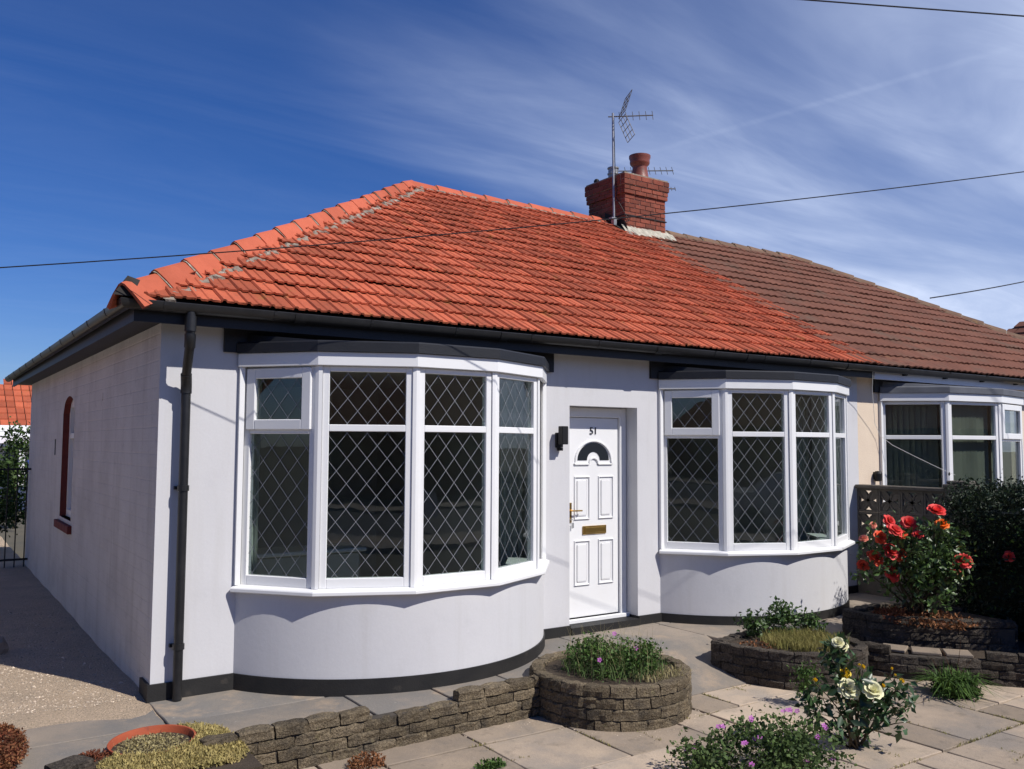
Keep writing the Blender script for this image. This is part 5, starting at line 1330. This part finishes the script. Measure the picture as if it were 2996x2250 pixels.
# planting in the pointed planter
g2 = empty('weed_clump', (5.3, -1.55, .09), label='leafy weeds and yellowed grass in the pointed planter', cat='weeds')
P = in_ellipsoid((5.28, -1.62, .09), (.40, .38, .02), 3600, 52); blade_part('grass', g2, P, .10, .0025, 'grass_dry', 53, .8)
cl_ = np.vstack([in_ellipsoid((5.08, -1.22, .20), (.10, .10, .10), 12, 54), in_ellipsoid((5.40, -1.26, .24), (.16, .13, .13), 24, 55), in_ellipsoid((5.66, -1.42, .18), (.12, .14, .07), 12, 56)])
leaf_part('foliage', g2, clumps(cl_, 1300, .036, 57), .042, 'leaf_rose', 58, .6, .4)
P = in_ellipsoid((4.85, -1.45, .08), (.18, .22, .03), 300, 59); leaf_part('litter', g2, P, .03, 'litter_brown', 60, .6, .5)
# bright sprig by the pointed planter
g3 = empty('weed_clump', (4.55, -2.30, GZ), label='bright green sprig standing against the pointed planter', cat='weeds')
leaf_part('foliage', g3, clumps(in_ellipsoid((4.52, -2.22, .0), (.08, .08, .14), 16, 61), 420, .03, 62), .035, 'leaf_mid', 63, .5, .4)
canes(g3, (4.55, -2.28, GZ), [(4.50, -2.2, .05), (4.55, -2.25, .08), (4.48, -2.27, .0)], .004, 'stem_green', 64, .02)
# weed at the foot of the right wall
g4 = empty('weed_clump', (5.85, -2.72, GZ), label='spiky green weed at the foot of the shaded right wall', cat='weeds')
P = in_ellipsoid((5.84, -2.70, GZ + .02), (.17, .15, .015), 420, 65); blade_part('leaves', g4, P, .24, .008, 'leaf_mid', 66, 1.5, .62)
leaf_part('low_leaves', g4, in_ellipsoid((5.83, -2.72, GZ + .05), (.24, .20, .05), 420, 165), .05, 'leaf_mid', 166, .4, .3)
canes(g4, (5.86, -2.66, GZ), [(5.92, -2.72, .26), (5.80, -2.62, .16), (6.0, -2.8, .12), (5.70, -2.58, .10)], .0035, 'litter_brown', 67, .04)
# sedum bed round the sunken pot, front left
s1 = empty('sedum_mat', (0.0, -1.2, 0), label='yellow green stonecrop mat around the sunken terracotta pot', cat='ground cover')
Q = []
rr = np.random.default_rng(70)
while len(Q) < 9000:
    x, y = rr.uniform(-.85, .26), rr.uniform(-1.62, -.70)
    d = math.hypot((x + .20) / 1.0, (y + 1.03) / 1.0)
    if d < .262: continue
    e = ((x + .12) / .42) ** 2 + ((y + 1.22) / .50) ** 2
    if e > 1 + rr.normal() * .07: continue
    if y > -.98 + .75 * (x + .2) and x < .02: continue
    Q.append((x, y, .035 + .03 * max(0, 1 - e) + rr.uniform(0, .01)))
leaf_part('foliage', s1, Q, .020, 'sedum_yellow', 71, .55, .25)
blade_part('shoots', s1, Q[:2600], .030, .0018, 'sedum_yellow', 72, .8)
mb = MB(); mb.prism([(-.85, -1.75), (.25, -1.75), (.28, -1.1), (.2, -.82), (-.05, -.78), (-.45, -1.0), (-.85, -1.2)], -.26, .033); mb.build('soil', 'soil', s1)
pot = empty('flower_pot', (-.20, -1.03, -.15), label='sunken terracotta pot rim with dry soil, front left', cat='pot')
tilt = Matrix.Translation((-.20, -1.03, .06)) @ Matrix.Rotation(R(1.5), 4, 'X') @ Matrix.Rotation(R(-2), 4, 'Y')
mb = MB(); mb.lathe((0, 0, 0), [(.20, -.22), (.236, -.055), (.250, -.05), (.256, .0), (.253, .006), (.243, .006), (.239, .0), (.228, -.06), (.18, -.2)], 40); mb.V = [tuple(tilt @ Vector(v)) for v in mb.V]; mb.build('pot_body', 'terracotta', pot, angle=40)
mb = MB(); mb.lathe((-.20, -1.03, .026), [(.232, 0), (.12, .006), (0, .008)], 24); mb.build('soil', 'soil', pot)
P = in_ellipsoid((-.20, -1.03, .036), (.21, .21, .014), 1700, 73); leaf_part('dry_litter', pot, P, .018, 'grass_pale', 74, .5, .3)
P = in_ellipsoid((-.22, -1.05, .03), (.18, .18, .02), 400, 75); leaf_part('stonecrop', pot, P, .016, 'sedum_yellow', 76, .5, .3)
s2 = empty('sedum_mat', (-.55, -1.08, .01), label='reddish stonecrop tuft left of the terracotta pot', cat='ground cover')
P = in_ellipsoid((-.54, -1.07, .03), (.10, .09, .035), 800, 77); leaf_part('foliage', s2, P, .018, 'sedum_red', 78, .55, .3)
s3 = empty('sedum_mat', (-.98, -.72, .0), label='rusty brown dry plant at the bottom left edge', cat='ground cover')
P = np.vstack([in_ellipsoid((-1.02, -.70, .07), (.17, .36, .10), 4200, 79, .3)]); leaf_part('foliage', s3, P, .022, 'sedum_red', 80, .5, .3); 
P = in_ellipsoid((-1.0, -.75, .09), (.16, .34, .10), 1500, 81, .5); leaf_part('dry_tips', s3, P, .020, 'litter_brown', 82, .5, .3)
for k, (x, y, l_) in enumerate(((-.68, -1.18, .16), (.22, -1.02, .0))):
    if l_:
        rk = rough_block(.22, .14, .09, 300 + k); rk.materials.append(M['stone_dark_shaded'])
        o = place('edging_block', rk, Matrix.Translation((x, y, -.02)) @ Matrix.Rotation(.35, 4, 'Z'), None); tag(o, 'dark stone block beside the reddish stonecrop', 'block')
rk = rough_block(.20, .16, .15, 310, jit=.02, chip=.03); rk.materials.append(M['slab_stone'])
tag(place('boulder', rk, Matrix.Translation((-.84, 2.25, .0)) @ Matrix.Rotation(.6, 4, 'Z'), None), 'pale stone at the left edge on the shaded drive', 'stone')
s4 = empty('weed_clump', (1.02, -1.62, GZ), label='brown dry tuft at the foot of the buff retaining wall', cat='weeds')
P = in_ellipsoid((1.02, -1.50, GZ + .03), (.13, .10, .06), 900, 83); leaf_part('foliage', s4, P, .022, 'litter_brown', 84, .5, .3)
s5 = empty('weed_clump', (1.60, -2.05, GZ), label='small green weed in a patio joint near the retaining wall', cat='weeds')
P = in_ellipsoid((1.66, -1.98, GZ + .035), (.10, .06, .03), 240, 85); leaf_part('foliage', s5, P, .028, 'leaf_mid', 86, .6, .5)
# moss and weeds growing in the patio joints
J = []
rr = np.random.default_rng(90)
for _ in range(170):
    i, j = rr.integers(-8, 8), rr.integers(-5, 6); gx, gy = 4.80 + .368 * i, -3.04 + .368 * j
    ln = rr.uniform(.08, .30); ax = rr.random() < .5
    for q in range(int(40 * ln / .2)):
        t = rr.uniform(-ln, ln); J.append((gx + (t if ax else rr.normal() * .007), gy + (rr.normal() * .007 if ax else t), GZ + .005))
J = [p for p in J if p[0] > 1.2 and p[1] < -1.45]
jm = blade_part('joint_weeds', None, J, .024, .0026, 'grass_dry', 91, 1.2); tag(jm, 'dry grass and moss growing in the patio joints', 'grass')

# ------------------------------------------------------------------ left background
gt = empty('iron_gate', (-.6, 8.25, 0), label='black iron railing gate at the far end of the drive', cat='gate')
for i in range(12):
    x = -.05 - .125 * i
    m = MB(); m.tube([(x, 8.25, .02), (x, 8.25, 1.50 + (.06 if i % 2 == 0 else 0))], .009, 6); m.build('bar', 'iron_black', gt)
for z in (.12, 1.46):
    m = MB(); m.box((-1.45, 8.235, z), (.0, 8.265, z + .03)); m.build('rail', 'iron_black', gt)
bs = empty('garden_bush', (-.5, 10.3, 0), label='leafy green bush behind the iron gate', cat='bush')
cl_ = np.vstack([in_ellipsoid((-.55, 10.6, .95), (.75, .6, .72), 120, 100, .4), in_ellipsoid((-.9, 10.8, 1.45), (.5, .45, .45), 50, 101, .3)])
leaf_part('foliage', bs, clumps(cl_, 7500, .10, 102), .075, 'leaf_far', 103, .6, .4)
m = MB(); m.tube([(-.5, 10.5, -.05), (-.5, 10.5, .8)], [.05, .03], 6); m.build('trunk', 'stem_brown', bs)
tr = empty('garden_tree', (.6, 17.5, 0), label='small leafy shrub in front of the white garden room', cat='shrub')
leaf_part('foliage', tr, clumps(in_ellipsoid((.66, 17.6, 1.5), (.55, .5, .75), 60, 104, .3), 2200, .10, 105), .09, 'leaf_far', 106, .6, .4)
m = MB(); m.tube([(.6, 17.5, -.2), (.6, 17.5, 1.2)], [.05, .03], 6); m.build('trunk', 'stem_brown', tr)
rh = empty('rear_house', (3.0, 27, 0), label='distant white house with orange tiled roof seen behind the drive', cat='house')
HX0, HX1, HY0, HY1, HE = -.74, 9.8, 24.3, 31.0, 2.36
mb = MB(); mb.box((HX0 + .3, HY0 + .35, -.2), (HX1 - .3, HY1 - .3, HE)); mb.build('wall', 'far_wall_white', rh)
mb = MB(); ry = (HY0 + HY1) / 2; rzz = HE + 2.9
hipx = 3.4
mb.add([(HX0, HY0, HE), (HX1, HY0, HE), (HX1, ry, rzz), (HX0 + hipx, ry, rzz)], [(0, 1, 2, 3)]); mb.add([(HX0, HY0, HE), (HX0 + hipx, ry, rzz), (HX0, HY1, HE)], [(0, 1, 2)]); mb.add([(HX0, HY1, HE), (HX0 + hipx, ry, rzz), (HX1, ry, rzz), (HX1, HY1, HE)], [(0, 1, 2, 3)])
rr_ = mb.build('roof', 'roof_deck', rh, fix=False)
ang = math.atan2(2.9, ry - HY0); n_ = 15; sl = math.hypot(2.9, ry - HY0) / n_
mv = []; mf = []; mt = []
for j in range(n_):
    xa = HX0 + hipx * j / n_
    k = 0
    while xa + k * .24 < 4.5:
        x = xa + k * .24; k += 1; s = j * sl; b = len(mv); t = random.random()
        y0, z0 = HY0 + s * math.cos(ang), HE + s * math.sin(ang); y1, z1 = y0 + sl * math.cos(ang), z0 + sl * math.sin(ang)
        mv += [(x, y0 - .02, z0 + .06), (x + .22, y0 - .02, z0 + .06), (x + .22, y1, z1 + .02), (x, y1, z1 + .02), (x, y0 - .02, z0 + .01), (x + .22, y0 - .02, z0 + .01)]; mf += [(b, b + 1, b + 2, b + 3), (b + 4, b + 5, b + 1, b)]; mt += [t] * 6
o = bpy.data.objects.new('tile_field', mesh_from('tile_field', mv, mf, 'tile_orange', False, mt)); link(o, rr_); local(o, rr_); o['kind'] = 'stuff'
mb = MB(); mb.box((HX0 - .02, HY0 - .06, HE - .16), (HX1, HY0 - .01, HE + .03)); mb.build('fascia', 'white_upvc', rh)
mb = MB(); mb.box((.6, 22.4, 1.75), (2.6, 24.6, 1.85)); mb.add([(.5, 22.3, 1.84), (2.7, 22.3, 1.84), (2.7, 24.6, 2.25), (.5, 24.6, 2.25)], [(0, 1, 2, 3)]); mb.box((1.08, 22.45, -.1), (1.24, 22.6, 1.75)); mb.build('garden_room', 'white_upvc', rh)
mb = MB(); mb.box((.70, 22.5, -.1), (1.07, 22.55, 1.74)); mb.build('garden_room_pane', 'fan_glass', rh)
bn = empty('wheelie_bin', (1.42, 21.4, 0), label='blue bin just visible beside the rear corner of the house', cat='bin')
mb = MB(); mb.add([(1.25, 21.2, -.1), (1.6, 21.2, -.1), (1.6, 21.6, -.1), (1.25, 21.6, -.1), (1.18, 21.1, 1.40), (1.68, 21.1, 1.40), (1.68, 21.7, 1.40), (1.18, 21.7, 1.40)], [(0, 1, 5, 4), (1, 2, 6, 5), (2, 3, 7, 6), (3, 0, 4, 7)]); mb.build('bin_body', 'bin_blue', bn)
mb = MB(); mb.cbox((1.16, 21.06, 1.401), (1.70, 21.74, 1.46), .02); mb.build('lid', 'bin_blue', bn)
# the next house along at the far right
fr = empty('far_house', (28, 4, 0), label='dark brown hipped roof peeping in at the right edge', cat='house')
mb = MB(); mb.box((20.6, .2, -.2), (36, 8.4, 2.8)); mb.build('wall', 'cream_wall', fr)
mb = MB(); mb.add([(20.2, -.2, 2.85), (36.4, -.2, 2.85), (31.8, 4.3, 5.95), (24.8, 4.3, 5.95)], [(0, 1, 2, 3)]); mb.add([(20.2, -.2, 2.85), (24.8, 4.3, 5.95), (20.2, 8.8, 2.85)], [(0, 1, 2)]); mb.add([(20.2, 8.8, 2.85), (24.8, 4.3, 5.95), (31.8, 4.3, 5.95), (36.4, 8.8, 2.85)], [(0, 1, 2, 3)])
ro = mb.build('roof', 'tile_brown', fr, fix=False)
mv = []; mf = []
for j in range(15):
    for k in range(30):
        y = 8.5 - .30 * k - .15 * (j % 2); x = 20.2 + 4.6 * j / 15
        if y < -.2 + 4.6 * j / 15 * .98 + .2 or y > 8.8 - 4.6 * j / 15 * .98: continue
        z = 2.85 + 3.1 * j / 15; b = len(mv); mv += [(x - .02, y, z + .07), (x - .02, y - .28, z + .07), (x + .31, y - .28, z + .24), (x + .31, y, z + .24), (x - .02, y, z + .01), (x - .02, y - .28, z + .01)]; mf += [(b, b + 1, b + 2, b + 3), (b + 4, b + 5, b + 1, b)]
o = bpy.data.objects.new('tile_field', mesh_from('tile_field', mv, mf, 'tile_brown', False, [random.random() for _ in mv])); link(o, ro); local(o, ro); o['kind'] = 'stuff'

# ------------------------------------------------------------------ the street behind the photographer, seen only in the window panes
mb = MB(); mb.box((-60, -19.5, GZ - .058), (60, -12.5, GZ - .03)); tag(mb.build('road', 'asphalt'), kind='structure')
mb = MB(); mb.box((-60, -12.5, GZ - .058), (60, -10.6, GZ + .06)); mb.box((-60, -21.3, GZ - .058), (60, -19.5, GZ + .06)); tag(mb.build('pavement', 'path_stone'), kind='structure')
h = empty('terrace', (2, -29, GZ), label='low brick terrace across the street, mirrored faintly in the window panes', cat='terrace')
mb = MB(); mb.box((-42, -33, GZ - .05), (46, -26, 2.7)); mb.build('wall', 'far_brick', h)
mb = MB(); mb.add([(-42.5, -25.5, 2.65), (46.5, -25.5, 2.65), (46.5, -29.5, 5.3), (-42.5, -29.5, 5.3), (46.5, -33.5, 2.65), (-42.5, -33.5, 2.65)], [(0, 1, 2, 3), (1, 4, 2), (4, 5, 3, 2), (5, 0, 3)]); mb.build('roof', 'tile_brown', h, fix=False)
for k in range(20):
    for wz in (.9,):
        mb = MB(); mb.box((-38 + k * 4.2, -25.99, wz), (-36.6 + k * 4.2, -25.93, wz + 1.25)); mb.build('window', 'fan_glass', h)

ln = empty('bungalow', (-9, 4, 0), label='unseen cream bungalow added across the drive to bounce light', cat='bungalow')  # out of view, added so its sunlit wall fills the shaded side wall
mb = MB(); mb.box((-13.5, -.2, -.2), (-4.3, 9.0, 2.8)); mb.build('wall', 'far_wall_white', ln)
mb = MB(); mb.add([(-13.9, -.6, 2.8), (-3.9, -.6, 2.8), (-8.0, 4.3, 5.6), (-9.8, 4.3, 5.6), (-3.9, 9.4, 2.8), (-13.9, 9.4, 2.8)], [(0, 1, 2, 3), (1, 4, 2), (4, 5, 3, 2), (5, 0, 3)]); mb.build('roof', 'tile_orange', ln, fix=False)

cu2 = empty('cabinet', (1.3, 1.5, .1), label='pale low unit seen dimly through the near bay, left pane', cat='cabinet')
mb = MB(); mb.cbox((.55, 1.45, .10), (2.3, 1.85, .80), .02); mb.build('carcass', 'curtain_pale', cu2)
mb = MB(); mb.cbox((.50, 1.40, .802), (2.35, 1.90, .84), .01); mb.build('top', 'white_upvc', cu2)
# parked car in the road, seen only as a reflection
car = empty('parked_car', (7.0, -14.4, GZ), label='silver car parked in the street, seen only mirrored in the bay panes', cat='car')
prof = [(-2.1, .35), (-2.15, .75), (-1.95, .92), (-1.25, 1.0), (-.65, 1.42), (.75, 1.45), (1.45, 1.05), (2.05, .95), (2.15, .6), (2.1, .35)]
zc = GZ - .03
V = []
for sg, k in ((1, .78), (-1, .78)):
    V += [(7.0 + x, -14.4 + sg * (.86 if z < 1.1 else .66), zc + z) for x, z in prof]
n_ = len(prof); mb = MB(); mb.add(V, [tuple(range(n_)), tuple(range(2 * n_ - 1, n_ - 1, -1))] + [(i, (i + 1) % n_, n_ + (i + 1) % n_, n_ + i) for i in range(n_)]); mb.build('body', 'car_paint', car)
for sg in (1, -1):
    mb = MB(); y = -14.4 + sg * .87
    mb.add([(7 + a, -14.4 + sg * (.84 if z < 1.1 else .69), zc + z) for a, z in ((-1.1, 1.04), (1.25, 1.06), (.68, 1.38), (-.60, 1.36))], [(0, 1, 2, 3)]); mb.build('side_glass', 'car_glass', car, fix=False)
    for wx in (-1.3, 1.3):
        mb = MB(); mb.tube([(7 + wx, y - .1, zc + .31), (7 + wx, y + .1, zc + .31)], .31, 20); mb.build('wheel', 'rubber', car)
